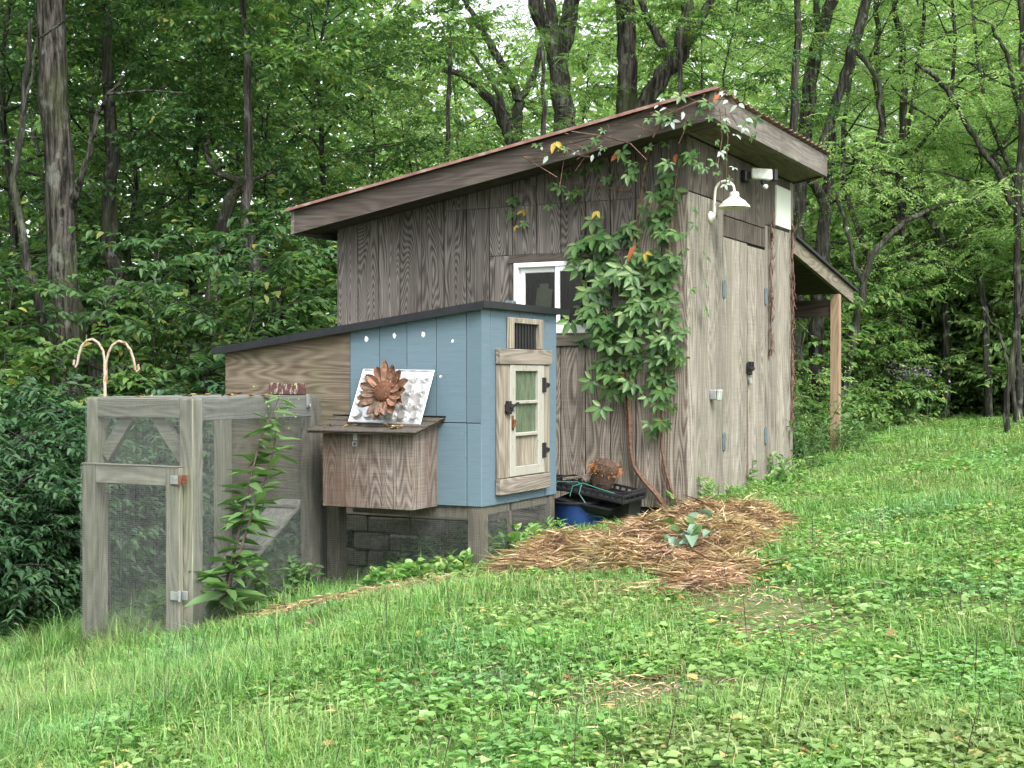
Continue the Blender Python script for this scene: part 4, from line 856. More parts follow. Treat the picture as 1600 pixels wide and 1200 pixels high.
def run_leaves(pts, spread, n, s0, s1, plane=0.0, off=(.02, .16), kinds='g'):
    for k in range(n):
        f = random.random() * (len(pts) - 1); i = min(int(f), len(pts) - 2); f -= i
        px = pts[i][0] + (pts[i + 1][0] - pts[i][0]) * f + random.gauss(0, spread * .6); py = pts[i][1] + (pts[i + 1][1] - pts[i][1]) * f + random.gauss(0, 12)
        p = ony(px, py, plane - random.uniform(*off)); vleaf(p, random.choice(kinds), random.uniform(s0, s1))
run_leaves([(915, 345), (935, 400), (924, 450), (922, 490), (950, 530), (962, 575), (955, 620)], 30, 56, .65, 1.15)
run_leaves([(1050, 260), (1035, 320), (1048, 380), (1035, 440), (1045, 500), (1045, 545), (1038, 590)], 25, 58, .6, 1.0)
run_leaves([(1035, 590), (1030, 640), (1028, 690)], 13, 16, .45, .8)
run_leaves([(985, 340), (985, 420), (1000, 480), (985, 540), (990, 600)], 22, 34, .65, 1.1)
run_leaves([(850, 270), (905, 262), (950, 272)], 14, 14, .45, .75); run_leaves([(865, 300), (900, 300)], 10, 7, .45, .7); run_leaves([(800, 310), (830, 350)], 12, 6, .35, .6, 0, (.02, .06), 'gy')
run_leaves([(975, 240), (1000, 255), (1050, 235), (1090, 245)], 20, 16, .45, .8, -.15)
run_leaves([(830, 245), (900, 230), (980, 205), (1060, 185), (1110, 165)], 16, 26, .3, .65, -.31, (.0, .10), 'gggp')
run_leaves([(1030, 170), (1080, 155), (1115, 150), (1150, 160), (1175, 185)], 14, 20, .35, .7, -.30, (-.1, .12), 'gp')
for (px, py, k, s_, pl) in ((996, 380, 'r', 1.15, -.15), (970, 236, 'r', .8, -.2), (1057, 238, 'r', .7, -.1), (933, 328, 'y', .6, -.1), (900, 296, 'y', .6, -.05), (868, 220, 'y', .8, -.33), (1008, 393, 'y', .6, -.12), (968, 490, 'y', .6, -.12), (960, 585, 'y', .55, -.1), (1035, 655, 'r', .4, -.05), (805, 352, 'y', .4, -.03), (1125, 146, 'r', .6, -.34)):
    vleaf(ony(px, py, pl), k, s_, 0, -15)
for k in range(13): vleaf(onx(1130 + random.uniform(-14, 18), 185 + k * 8.5, .33 + random.uniform(-.03, .05)), 'g' if k % 3 else 'p', random.uniform(.35, .6), R(60))
for k in range(7): vleaf(onx(1080 + random.uniform(-4, 26), 232 + k * 40 + random.uniform(-20, 20), .05), 'g', random.uniform(.4, .7), R(70))
Vs = []
for (pts_, n_, sp) in (([(930, 360), (945, 420), (940, 480), (955, 540), (962, 600)], 60, 26), ([(1050, 250), (1040, 340), (1045, 440), (1045, 540), (1036, 620)], 60, 24), ([(985, 350), (990, 450), (990, 580)], 35, 20)):
    for k in range(n_):
        f = random.random() * (len(pts_) - 1); i = min(int(f), len(pts_) - 2); f -= i
        p = ony(pts_[i][0] + (pts_[i + 1][0] - pts_[i][0]) * f + random.gauss(0, sp * .65), pts_[i][1] + (pts_[i + 1][1] - pts_[i][1]) * f + random.gauss(0, 12), -random.uniform(.01, .06)); s_ = random.uniform(.4, .95); rt_ = random.uniform(-.9, .9)
        sp5 = five if k % 2 else three
        D = np.array([[math.sin(a + rt_), -random.uniform(0, .5), -math.cos(a + rt_)] for a, _, _ in sp5]); Vs.append(leaf6(np.array([list(p)] * len(sp5)), D, np.tile([[0, -1., random.uniform(.0, .8)]], (len(sp5), 1)), s_ * np.array([q[1] for q in sp5]), s_ * np.array([q[2] for q in sp5]), .14, .12))
V, F = join(Vs); fo = link('inner_foliage', fast_mesh('inner_foliage', V, F, 'leaf_vine'), vine); fo.location = -WORLD['creeper_vine']; fo['kind'] = 'stuff'
def stem(pts, r0, r1, plane, name='stem', mat='vine_stem', n=7, par=vine):
    q = [ony(px, py, plane - random.uniform(.005, .03)) for px, py in pts]; mb = MB().tube(q, list(np.linspace(r0, r1, len(q))), n)
    for v in mb.v: v += Vector((random.uniform(-.003, .003), random.uniform(-.003, .003), random.uniform(-.003, .003)))
    return mb.build(name, mat, par, True)
stem([(1046, 803), (1028, 775), (1005, 750), (990, 728), (985, 700), (984, 660), (980, 600), (976, 540), (982, 470), (988, 400), (1000, 320), (1010, 250), (1020, 215)], .022, .007, -.02)
stem([(984, 680), (972, 600), (955, 520), (940, 450), (925, 380), (905, 310)], .012, .004, -.02)
stem([(1062, 795), (1050, 765), (1040, 735), (1034, 700), (1035, 640), (1040, 570), (1046, 500), (1042, 420), (1050, 340), (1058, 260), (1062, 225)], .014, .005, -.02)
stem([(1050, 790), (1042, 770), (1034, 745), (1030, 715)], .007, .005, -.03); stem([(1015, 450), (960, 430), (900, 445)], .004, .002, -.04); stem([(985, 300), (930, 290), (850, 282), (800, 300)], .004, .002, -.03)
stem([(1010, 250), (985, 225), (940, 212), (880, 228), (830, 250)], .004, .002, -.32); stem([(1020, 215), (1040, 180), (1090, 158), (1140, 155), (1180, 190)], .005, .002, -.33); stem([(1060, 225), (1075, 190), (1030, 165), (960, 195)], .004, .002, -.34)
for k in range(16):
    a = (random.uniform(840, 1120), 0); y0 = 320 - (a[0] - 500) * .262 * .95 + random.uniform(-30, 25); stem([(a[0], y0), (a[0] + random.uniform(-50, 50), y0 + random.uniform(-20, 25)), (a[0] + random.uniform(-70, 70), y0 + random.uniform(-10, 50))], .0025, .0015, -.33, n=4)
for xx in (0, 9): 
    q = [onx(1124 + xx, 170, .33), onx(1128 + xx, 215, .34), onx(1122 + xx * 1.4, 255, .33), onx(1126 + xx, 290, .32)]; MB().tube(q, .003, 5).build('stem', 'vine_stem', vine, True)
# shredded dead creeper stems on the door wall
for nm, yy, z0, z1, wd, lab in (('dead_vine', 1.975, 1.1, 2.26, .013, 'shredded dead vine strip on the boards right of the shed doors'), ('dead_vine', 2.63, .45, 2.30, .017, 'long shredded dead vine hanging down the far corner of the shed')):
    e = empty(nm, (0, yy, z0), lab, 'dead vine'); q = []; zz = z0
    while zz < z1: q.append((.016 + random.uniform(0, .012), yy + random.uniform(-.012, .012), zz)); zz += .07
    mb = MB().tube(q, [wd * random.uniform(.35, .8) for _ in q], 6)
    mb.build('stem', 'dead_vine', e)
    n = 150; zz = RNG.uniform(z0, z1, n); P = np.stack([RNG.uniform(.01, .03, n), yy + RNG.normal(0, wd * .55, n), zz], 1); D = np.stack([RNG.uniform(-.1, .5, n), RNG.normal(0, .4, n), RNG.choice([-1, 1], n) * 1.0], 1)
    V, F = leaf4(P, D, np.tile([[1., 0, .1]], (n, 1)), RNG.uniform(.03, .11, n), RNG.uniform(.008, .02, n)); f = link('bark_shreds', fast_mesh('bark_shreds', V, F, 'dead_shred'), e); f.location = -WORLD[e.name]; f['kind'] = 'stuff'

# ------------------------------------------------------------------ tall weed in front of the run
weed = empty('tall_weed', (-1.80, -2.95, G(-1.8, -2.95)), 'tall leafy weed growing against the side of the wire run', 'weed')
WP = -1.80
def wpt(px, py, o=0): return onx(px, py, WP + o)
stk = [(345, 952), (352, 915), (365, 865), (380, 800), (393, 740), (408, 680), (424, 650), (436, 622)]
MB().tube([wpt(*p) for p in stk], list(np.linspace(.011, .003, len(stk))), 8).build('stem', 'stem_dark', weed, True)
stk2 = [(352, 930), (372, 870), (395, 800), (418, 740), (430, 690), (432, 660)]
MB().tube([wpt(*p, .06) for p in stk2], list(np.linspace(.008, .003, len(stk2))), 8).build('stem', 'stem_dark', weed, True)
wl = []
for q in range(3):
    V, F = leaf6(np.zeros((1, 3)), np.array([[1., 0, 0]]), np.array([[0., 0, 1]]), np.array([1.0]), np.array([.22 + .05 * q]), .10, .10 + .10 * q); wl.append(fast_mesh('leaf', V, F, 'leaf_weed'))
for si, sk in enumerate((stk, stk2)):
    for k in range(84 if si == 0 else 56):
        f = random.random() ** 1.15; i = min(int(f * (len(sk) - 1)), len(sk) - 2); ff = f * (len(sk) - 1) - i
        p = wpt(sk[i][0] + (sk[i + 1][0] - sk[i][0]) * ff, sk[i][1] + (sk[i + 1][1] - sk[i][1]) * ff, .06 * si); s_ = (.26 - .14 * f) * random.uniform(.7, 1.15)
        o = link('leaf', random.choice(wl), weed, p); az = random.choice((R(28), R(208))) + R(random.uniform(-75, 75))
        o.rotation_euler = (R(random.uniform(-35, 35)), R(random.uniform(-32, 14)), az); o.scale = (s_, s_, s_)
n = 60; P = np.array([list(wpt(436 + RNG.normal(0, 16), 640 + RNG.normal(0, 14))) for _ in range(n)]); P[:, 0] += RNG.normal(0, .04, n)
V, F = leaf4(P, unit(RNG, n) + np.array([[0, 0, .6]]), unit(RNG, n), RNG.uniform(.01, .022, n), RNG.uniform(.008, .016, n)); fo = link('buds', fast_mesh('buds', V, F, 'clover'), weed); fo.location = -WORLD['tall_weed']; fo['kind'] = 'stuff'

# ------------------------------------------------------------------ small leafy plants
def weed_clump(name, label, cat, c, rad, ht, nst, lsize, mat, seed, wratio=.38, group=None):
    rng = np.random.default_rng(seed); z = G(*c); e = empty(name, (c[0], c[1], z), label, cat, group); mb = MB(); A = []; Bp = []
    for k in range(nst):
        a = rng.uniform(0, 6.283); r_ = rad * math.sqrt(rng.random()); b = Vector((c[0] + r_ * math.cos(a), c[1] + r_ * math.sin(a), 0)); b.z = G(b.x, b.y)
        t_ = b + Vector((rng.normal(0, .25) * ht, rng.normal(0, .25) * ht, ht * rng.uniform(.55, 1.1))); mb.tube([b, (b + t_) / 2 + Vector((rng.normal(0, .02), rng.normal(0, .02), 0)), t_], [.004, .003, .0015], 4); A.append(list(b)); Bp.append(list(t_))
    mb.build('stems', 'stem_green', e)['kind'] = 'stuff'
    V, F = along_twigs(rng, np.array(A), np.array(Bp), 12, lsize, lsize * wratio, 'simple', .2); f = link('leaves', fast_mesh('leaves', V, F, mat), e); f.location = -WORLD[e.name]; f['kind'] = 'stuff'; return e
weed_clump('leafy_weed', 'bright green weeds in front of the blue tub', 'weed', (-.72, -.90), .16, .13, 18, .07, 'grass', 3, .3)
weed_clump('leafy_weed', 'low green weeds beneath the coop door beside its posts', 'weed', (-.72, -1.45), .22, .20, 16, .07, 'clover', 4, .6)
weed_clump('leafy_weed', 'weeds growing up the far edge of the shed front wall', 'weed', (.05, 2.9), .22, .75, 24, .08, 'leaf_weed', 5, .5)
weed_clump('leafy_weed', 'small weeds sprouting along the foot of the shed doors', 'weed', (.10, 1.7), .35, .22, 22, .08, 'clover', 6, .4)
weed_clump('leafy_weed', 'thin weeds at the foot of the creeper stems', 'weed', (.06, .12), .22, .22, 12, .07, 'clover', 8, .4)
weed_clump('leafy_weed', 'leafy weeds around the base of the lean-to post', 'weed', (-.25, 4.2), .7, .40, 60, .09, 'leaf_weed', 9, .3)
weed_clump('leafy_weed', 'green weeds growing under the coop inside the wire', 'weed', (-1.4, -1.2), .55, .22, 60, .06, 'leaf_weed', 10, .6)
weed_clump('leafy_weed', 'green undergrowth filling the bottom of the wire run', 'weed', (-2.3, -2.35), .55, .28, 110, .08, 'leaf_weed', 12, .45)
weed_clump('leafy_weed', 'round leaved plants along the foot of the coop skirt', 'weed', (-1.05, -2.02), .34, .12, 60, .06, 'clover', 13, .85)
cab = empty('wilted_plant', (.80, -2.1, G(.8, -2.1)), 'wilted pale green leafy plant lying on the straw pile', 'plant')
cl = []
for q in range(2):
    V, F = leaf6(np.zeros((1, 3)), np.array([[1., 0, 0]]), np.array([[0., 0, 1]]), np.array([1.0]), np.array([.68]), .20, .40); cl.append(fast_mesh('leaf', V, F, 'leaf_pale' if q == 0 else 'leaf_weed'))
for k in range(20):
    p = ony(1040 + random.uniform(0, 75), 842 + random.uniform(-12, 24), -2.1 + random.uniform(-.15, .15)); p.z = max(p.z, G(p.x, p.y) + float(pile_h(np.array([p.x]), np.array([p.y]))[0]) + .06 + .05 * random.random())
    o = link('leaf', cl[0 if k % 3 else 1], cab, p); s_ = random.uniform(.07, .125); o.scale = (s_, s_, s_); o.rotation_euler = (R(random.uniform(-60, 60)), R(random.uniform(-40, 50)), random.uniform(0, 6.28))

# ------------------------------------------------------------------ lawn: fine grass and broad leaved ground cover
def vnoise(x, y, s, seed):
    r = np.random.default_rng(seed); T = r.random((64, 64)); u = x * s + 100; v = y * s + 100
    i = np.floor(u).astype(int); j = np.floor(v).astype(int); fu = u - i; fv = v - j; fu = fu * fu * (3 - 2 * fu); fv = fv * fv * (3 - 2 * fv)
    g = lambda a, b: T[a % 64, b % 64]
    return (g(i, j) * (1 - fu) + g(i + 1, j) * fu) * (1 - fv) + (g(i, j + 1) * (1 - fu) + g(i + 1, j + 1) * fu) * fv
def lawn_ok(x, y):
    ok = ((y < -.6) & (x > -5.2)) | ((x > -.05) & (y < 11.5))
    ok &= ~((x > -3.1) & (x < 0) & (y > -.05) & (y < 2.75))
    ok &= ~((x > X0) & (x < X1) & (y > YF + .05))
    return ok
def sample_lawn(n, seed, tmin=3.2, tmax=21, p=1.0):
    r = np.random.default_rng(seed); q = r.random(n); t = tmin + (tmax - tmin) * q ** p; a = r.uniform(-.52, .52, n)
    x = CAM[0] + t * (DV[0] + a * RV[0]); y = CAM[1] + t * (DV[1] + a * RV[1]); k = lawn_ok(x, y); return x[k], y[k], t[k], r
# fine grass
x, y, t, r = sample_lawn(560000, 21, 3.2, 20, 1.35)
lat = (x - CAM[0]) * RV[0] + (y - CAM[1]) * RV[1]
mask = .30 + .75 * vnoise(x, y, 1.1, 3) + .35 * (vnoise(x, y, 4, 4) - .5) - .45 * np.clip((lat + .1) / 2.0, 0, 1) * (t < 8.5) + .2 * (lat < -.3)
def worn(t, lat):
    b_ = np.clip(1 - ((lat - .50) / .50) ** 2 - ((t - 4.75) / .45) ** 2, 0, 1) + np.clip(1 - ((lat - 1.1) / .45) ** 2 - ((t - 5.9) / .9) ** 2, 0, 1) + .6 * np.clip(1 - ((lat - 1.75) / .4) ** 2 - ((t - 7.4) / 1.0) ** 2, 0, 1)
    return np.clip(b_, 0, 1)
wn = worn(t, lat) * (.4 + 1.2 * vnoise(x, y, 5, 15))
ph = pile_h(x, y); k = (r.random(len(x)) < mask - .38 * wn) & (ph < .015)
x, y, t, lat = x[k], y[k], t[k], lat[k]; n = len(x)
H = (.035 + .09 * vnoise(x, y, 1.6, 6) ** 1.5 + .045 * np.clip(-lat / 1.8 + .15, 0, 1) * (.0 + 1.6 * vnoise(x, y, 2.7, 26) ** 1.5)) * r.uniform(.5, 1.35, n) * np.where(r.random(n) < .04, 1.7, 1)
H = H * (1 - .5 * np.clip(worn(t, lat), 0, 1)); edge = ((x > RX0 - .4) & (x < RX1 + .25) & (y > RY0 - .35) & (y < -1.5)); H = np.where(edge, H * 1.5, H)
Wd = np.clip(.0016 + .00042 * t, .003, .009) * r.uniform(.7, 1.4, n)
an = r.uniform(0, 6.283, n); lean_ = r.uniform(.2, 1.25, n); b = np.stack([x, y, gz(x, y) - .005], 1); d = np.stack([np.cos(an), np.sin(an), np.zeros(n)], 1); sd = np.stack([-np.sin(an), np.cos(an), np.zeros(n)], 1)
mid = b + np.stack([np.zeros(n), np.zeros(n), H * .6], 1) + d * (H * lean_ * .35)[:, None]; tip = b + np.stack([np.zeros(n), np.zeros(n), H * (1 - .25 * lean_)], 1) + d * (H * lean_ * 1.1)[:, None]
V = np.stack([b - sd * Wd[:, None] * .5, b + sd * Wd[:, None] * .5, mid + sd * Wd[:, None] * .4, tip, mid - sd * Wd[:, None] * .4], 1).reshape(-1, 3)
i5 = np.arange(n)[:, None] * 5; F = np.concatenate([i5 + np.array([[0, 1, 2]]), i5 + np.array([[0, 2, 4]]), i5 + np.array([[4, 2, 3]])], 0)
tag(link('grass', fast_mesh('grass', V, F, 'grass')), 'fine green grass of the rough lawn', 'grass', kind='stuff')
# broad leaves: plantain, violet, clover
x, y, t, r = sample_lawn(80000, 22, 3.2, 19, 1.3)
lat = (x - CAM[0]) * RV[0] + (y - CAM[1]) * RV[1]
bare = worn(t, lat)
mask = -.10 + .85 * vnoise(x, y, 1.3, 7) + .5 * np.clip(lat / 1.5 + .1, -.12, 1) + .3 * (vnoise(x, y, 3.5, 8) - .5) - .7 * bare
k = (r.random(len(x)) < mask) & (pile_h(x, y) < .02); x, y, t = x[k], y[k], t[k]; n = len(x)
m_ = 4; xx = np.repeat(x, m_); yy = np.repeat(y, m_); tt = np.repeat(t, m_); N_ = len(xx); an = r.uniform(0, 6.283, N_); el = r.uniform(-.1, .9, N_); sz = np.repeat(r.uniform(.016, .050, n), m_) * r.uniform(.7, 1.25, N_)
P = np.stack([xx + np.cos(an) * .012, yy + np.sin(an) * .012, gz(xx, yy) + r.uniform(.008, .05, N_)], 1); D = np.stack([np.cos(an), np.sin(an), el * .6], 1)
V, F = leaf6(P, D, np.array([[0, 0, 1.]]) + r.normal(0, .25, (N_, 3)), sz, sz * r.uniform(.45, .8, N_), .12, .22)
tag(link('ground_cover', fast_mesh('ground_cover', V, F, 'clover')), 'broad leaved plantain and clover spread through the lawn', 'ground cover', kind='stuff')
x, y, t, r = sample_lawn(60000, 37, 3.3, 11, 1.1); lat = (x - CAM[0]) * RV[0] + (y - CAM[1]) * RV[1]
k = r.random(len(x)) < .06 + .5 * worn(t, lat) + .12 * (vnoise(x, y, 2.2, 18) > .62); x, y = x[k], y[k]; n = len(x); an = r.uniform(0, 6.283, n)
V, F = leaf4(np.stack([x, y, gz(x, y) + r.uniform(.004, .03, n)], 1), np.stack([np.cos(an), np.sin(an), r.normal(.1, .2, n)], 1), np.array([[0, 0, 1.]]) + r.normal(0, .4, (n, 3)), r.uniform(.02, .09, n), r.uniform(.0025, .006, n))
tag(link('thatch', fast_mesh('thatch', V, F, 'straw')), 'dry dead thatch lying between the lawn plants', 'thatch', kind='stuff')
# fallen leaves and thin seed stalks
r = np.random.default_rng(31); x, y, t, r = sample_lawn(420, 33, 3.4, 12, 1.0); n = len(x); an = r.uniform(0, 6.283, n)
V, F = leaf6(np.stack([x, y, gz(x, y) + .04], 1), np.stack([np.cos(an), np.sin(an), r.normal(0, .2, n)], 1), np.array([[0, 0, 1.]]) + r.normal(0, .3, (n, 3)), r.uniform(.03, .07, n), r.uniform(.02, .04, n))
tag(link('fallen_leaves', fast_mesh('fallen_leaves', V, F, 'litter')), 'yellow and brown leaves fallen on the grass', 'fallen leaves', kind='stuff')
x, y, t, r = sample_lawn(330, 35, 3.4, 9, 1.0); n = len(x); an = r.uniform(0, 6.283, n)
V, F = leaf4(np.stack([x, y, gz(x, y)], 1), np.stack([np.cos(an) * .25, np.sin(an) * .25, np.ones(n)], 1), unit(r, n), r.uniform(.14, .30, n), r.uniform(.0025, .004, n), .1, .02)
tag(link('seed_stalks', fast_mesh('seed_stalks', V, F, 'stem_dark')), 'thin dark seed stalks standing in the lawn', 'stalks', kind='stuff')
# stones showing through the worn patches
mb = MB(); r = np.random.default_rng(5)
for k in range(420):
    c = (.50 + r.normal(0, .25), 4.75 + r.normal(0, .22)) if k % 2 else (1.1 + r.normal(0, .22), 5.9 + r.normal(0, .4)); xx = CAM[0] + c[1] * DV[0] + c[0] * RV[0]; yy = CAM[1] + c[1] * DV[1] + c[0] * RV[1]; s_ = r.uniform(.003, .009)
    a = r.uniform(0, 3); mb.obox((xx, yy, G(xx, yy) + s_ * .4), ((math.cos(a), math.sin(a), .1), (-math.sin(a), math.cos(a), 0), (-.1, 0, 1)), (s_, s_ * .75, s_ * .5), s_ * .3)
tag(mb.build('gravel', 'gravel_stone'), 'pale gravel showing through worn patches of the lawn', 'gravel', kind='stuff')

# ------------------------------------------------------------------ trees
def gen_tree(seed, Ht, r0, z0, Rc, limbs, twigs, nleaf, L, W, kind, barkm, leafm, name, wob=.25, low=.3, twlen=.7):
    rng = np.random.default_rng(seed); mb = MB(); k = 9
    tr = [Vector((rng.normal(0, wob) * (i > 0) * (i / k) ** .7, rng.normal(0, wob) * (i > 0) * (i / k) ** .7, -.3 + (Ht * .93 + .3) * i / k)) for i in range(k + 1)]
    rad = [r0 * (1.25 if i == 0 else 1) * (1 - .88 * i / k) for i in range(k + 1)]; mb.tube(tr, rad, 9)
    def at(z): f = min(max((z + .3) / (Ht * .93 + .3), 0), .999) * k; i = int(f); return tr[i].lerp(tr[i + 1], f - i), rad[i] * (1 - (f - i)) + rad[i + 1] * (f - i)
    A = []; Bp = []
    for q in range(limbs):
        f = (q + rng.uniform(.1, .9)) / limbs; z = z0 + (Ht * .95 - z0) * f; p, pr = at(z); az = q * 2.4 + rng.normal(0, .4)
        prof = (low + (1 - low) * min(1, f / .3)) * (1 - max(0, (f - .45) / .55) ** 1.6 * .75); ln = Rc * prof * rng.uniform(.7, 1.15); el = .25 + .8 * f + rng.normal(0, .12)
        d = Vector((math.cos(az), math.sin(az), 0)); pts = [p]
        for s_ in range(1, 6):
            g = s_ / 5; pts.append(p + d * (ln * g) + Vector((rng.normal(0, .06), rng.normal(0, .06), 0)) * ln * .6 + Vector((0, 0, ln * (math.sin(el) * g - .28 * g * g))))
        mb.tube(pts, [max(.007, min(pr * .5, .06) * (1 - .85 * s_ / 5)) for s_ in range(6)], 5, False)
        for w_ in range(twigs):
            g = .22 + .78 * (w_ + rng.random()) / twigs; f5 = g * 5; i = min(int(f5), 4); b = pts[i].lerp(pts[i + 1], f5 - i); sg = 1 if w_ % 2 else -1
            dd = d * rng.uniform(.3, .9) + Vector((-d.y, d.x, 0)) * sg * rng.uniform(.3, 1.1) + Vector((0, 0, rng.normal(-.02, .28))); dd.normalize(); tl = twlen * rng.uniform(.5, 1.3); e = b + dd * tl
            A.append(list(b)); Bp.append(list(e))
            if w_ % 3 == 0: mb.tube([b, e], [.006, .003], 3, False)
    V, F = along_twigs(rng, np.array(A), np.array(Bp), nleaf, L, W, kind)
    tm = bpy.data.meshes.new('trunk'); tm.from_pydata([tuple(v) for v in mb.v], [], mb.f); tm.update(); tm.materials.append(MATS[barkm]); tm.polygons.foreach_set('use_smooth', np.ones(len(tm.polygons), bool))
    return dict(trunk=tm, crown=fast_mesh('crown', V, F, leafm), name=name)
KT = {
 'broad1': gen_tree(1, 10, .10, 2.0, 2.9, 30, 17, 15, .115, .058, 'simple', 'bark_dark', 'leaf_dark', 'broadleaf_tree'),
 'broad2': gen_tree(2, 9, .085, 1.2, 2.6, 28, 17, 15, .125, .07, 'simple', 'bark_dark', 'leaf_mid', 'broadleaf_tree'),
 'locust1': gen_tree(3, 9.5, .065, 1.8, 2.9, 24, 11, 6, .27, .05, 'pinnate', 'bark_lichen', 'leaf_lit_hazy', 'locust_tree', .35),
 'locust2': gen_tree(4, 8, .055, 1.4, 2.5, 22, 11, 6, .25, .05, 'pinnate', 'bark_grey', 'leaf_mid', 'locust_tree', .4),
 'sap1': gen_tree(5, 3.6, .035, .35, 1.25, 18, 9, 11, .12, .062, 'simple', 'bark_dark', 'leaf_dark', 'sapling', .12, .7, .5),
 'sap2': gen_tree(6, 3.0, .03, .3, 1.15, 16, 9, 10, .14, .075, 'simple', 'bark_grey', 'leaf_mid', 'sapling', .12, .7, .5),
 'sap3': gen_tree(9, 3.8, .03, .3, 1.3, 18, 9, 11, .115, .058, 'simple', 'bark_grey', 'leaf_lit_hazy', 'sapling', .14, .7, .5),
 'shrub': gen_tree(7, 1.5, .02, .12, .85, 20, 10, 11, .095, .038, 'simple', 'bark_dark', 'leaf_shrub', 'shrub', .1, .9, .42),
 'shrub2': gen_tree(8, 1.1, .018, .08, .8, 16, 8, 10, .10, .052, 'simple', 'bark_dark', 'leaf_mid', 'shrub', .1, .9, .4),
}
def place(kind, x, y, s=1.0, label=None, cat='tree', group=None, rz=None, zs=1.0):
    K = KT[kind]; e = empty(K['name'], (x, y, G(x, y)), label, cat, group); rz = random.uniform(0, 6.28) if rz is None else rz
    for nm in ('trunk', 'crown'):
        o = bpy.data.objects.new(nm, K[nm]); COL.objects.link(o); o.parent = e
    e.rotation_euler = (0, 0, rz); e.scale = (s, s, s * zs); return e
def px_place(kind, px, d, s, label, cat='tree', group=None, zs=1.0):
    p = atd(px, 590, d); return place(kind, p.x, p.y, s, label, cat, group, None, zs)
# trees whose trunks and forks can be told apart
def big_tree(name, label, limbs, barkm, crown=None, cz=4.5, cs=1.0, n=12):
    base = atd(limbs[0][0][0], limbs[0][0][1], limbs[0][0][2]); e = empty(name, (base.x, base.y, G(base.x, base.y)), label, 'tree'); mb = MB()
    for li, lb in enumerate(limbs):
        q = [atd(a[0], a[1], a[2]) for a in lb]; rr = [a[3] for a in lb]
        if li == 0: q = [Vector((q[0].x, q[0].y, G(q[0].x, q[0].y) - .3))] + q; rr = [rr[0] * 1.3] + rr
        P2 = []; R2 = []
        for i in range(len(q) - 1):
            for s_ in range(5): f = s_ / 5; P2.append(q[i].lerp(q[i + 1], f) + Vector((random.gauss(0, .012), random.gauss(0, .012), 0))); R2.append((rr[i] * (1 - f) + rr[i + 1] * f) * random.uniform(.94, 1.06))
        P2.append(q[-1]); R2.append(rr[-1]); mb.tube(P2, R2, n)
    tr = mb.build('trunk', barkm, e, True)
    if crown:
        o = bpy.data.objects.new('crown', KT[crown]['crown']); COL.objects.link(o); o.parent = e; o.location = (0, 0, cz - (2 if crown == 'broad1' else 1.5) * cs); o.scale = (cs, cs, cs); o.rotation_euler = (0, 0, random.uniform(0, 6))
    return e
big_tree('mature_tree', 'thick straight trunk with furrowed grey bark left of the wire run', [[(110, 690, 13.5, .185), (102, 450, 13.5, .15), (88, 200, 13.5, .14), (80, -30, 13.5, .135), (76, -500, 13.5, .12)], [(112, 320, 13.45, .05), (128, 275, 13.3, .03), (155, 180, 13.2, .022), (168, 150, 13.1, .018), (195, 120, 13.0, .012)], [(168, 148, 13.1, .014), (230, 142, 12.9, .010), (290, 146, 12.8, .006)]], 'bark_grey', 'broad1', 6.5, 1.0, 16)
big_tree('forked_tree', 'lichen covered trunk forking in a V above the middle of the shed roof', [[(884, 330, 17, .145), (882, 190, 17, .135), (874, 110, 17, .125), (866, 75, 17, .11), (838, 10, 17, .10), (820, -60, 17, .08), (780, -250, 17, .05)], [(874, 95, 17, .12), (888, 40, 17, .11), (900, -30, 17, .09), (920, -200, 17, .05)], [(866, 75, 17, .09), (862, 20, 17.1, .075), (850, -50, 17.2, .05)]], 'bark_lichen', 'locust1', 7.0, 1.0)
big_tree('mature_tree', 'straight mossy trunk standing behind the upper shed roof', [[(978, 330, 16, .14), (978, 165, 16, .125), (980, 60, 16, .12), (972, -20, 16, .11), (960, -300, 16, .09)]], 'bark_grey', 'broad2', 7.5, 1.0)
big_tree('leaning_tree', 'leaning mossy tree with fanned limbs behind the roof peak', [[(985, 330, 15.5, .15), (1005, 165, 15.5, .10), (1035, 115, 15.5, .10), (1062, 85, 15.5, .10), (1075, 20, 15.5, .08), (1072, -60, 15.5, .05)], [(1050, 95, 15.5, .06), (1025, 55, 15.5, .045), (1000, 5, 15.5, .035), (985, -60, 15.5, .025)], [(1064, 85, 15.5, .07), (1085, 45, 15.5, .055), (1110, 5, 15.5, .045), (1140, -60, 15.5, .03)]], 'bark_grey', 'locust2', 7.5, .9)
big_tree('forked_tree', 'slender many limbed grey tree left of the forked trunk', [[(803, 330, 19, .13), (800, 215, 19, .12), (780, 170, 19, .08), (750, 140, 19, .06), (720, 115, 19, .045), (690, 110, 19, .03)], [(806, 220, 19, .08), (812, 160, 19, .075), (790, 110, 19, .06), (760, 60, 19, .05), (730, 10, 19, .035), (700, -60, 19, .02)], [(812, 160, 19, .055), (835, 120, 19, .05), (845, 70, 19, .03), (850, 30, 19, .02)], [(800, 200, 19, .04), (770, 130, 19, .03), (735, 80, 19.2, .02)]], 'bark_lichen', 'locust1', 7.5, .9)
big_tree('crooked_tree', 'dark crooked trunk with upswept limbs beyond the low end of the shed', [[(325, 560, 15, .09), (335, 400, 15, .075), (362, 310, 15, .07), (380, 285, 15, .06), (340, 270, 15, .035), (320, 240, 15, .025), (327, 210, 15, .02)], [(372, 300, 15, .04), (400, 280, 14.9, .025), (440, 262, 14.8, .012)]], 'bark_dark', 'broad1', 4.0, .7, 8)
big_tree('dark_tree', 'dark bent trunk between the mature tree and the crooked tree', [[(150, 520, 15.5, .10), (182, 430, 15.5, .09), (170, 380, 15.5, .10), (176, 250, 15.5, .08), (168, 100, 15.5, .06), (165, -30, 15.5, .05)]], 'bark_dark', 'broad1', 5.0, .8, 9)
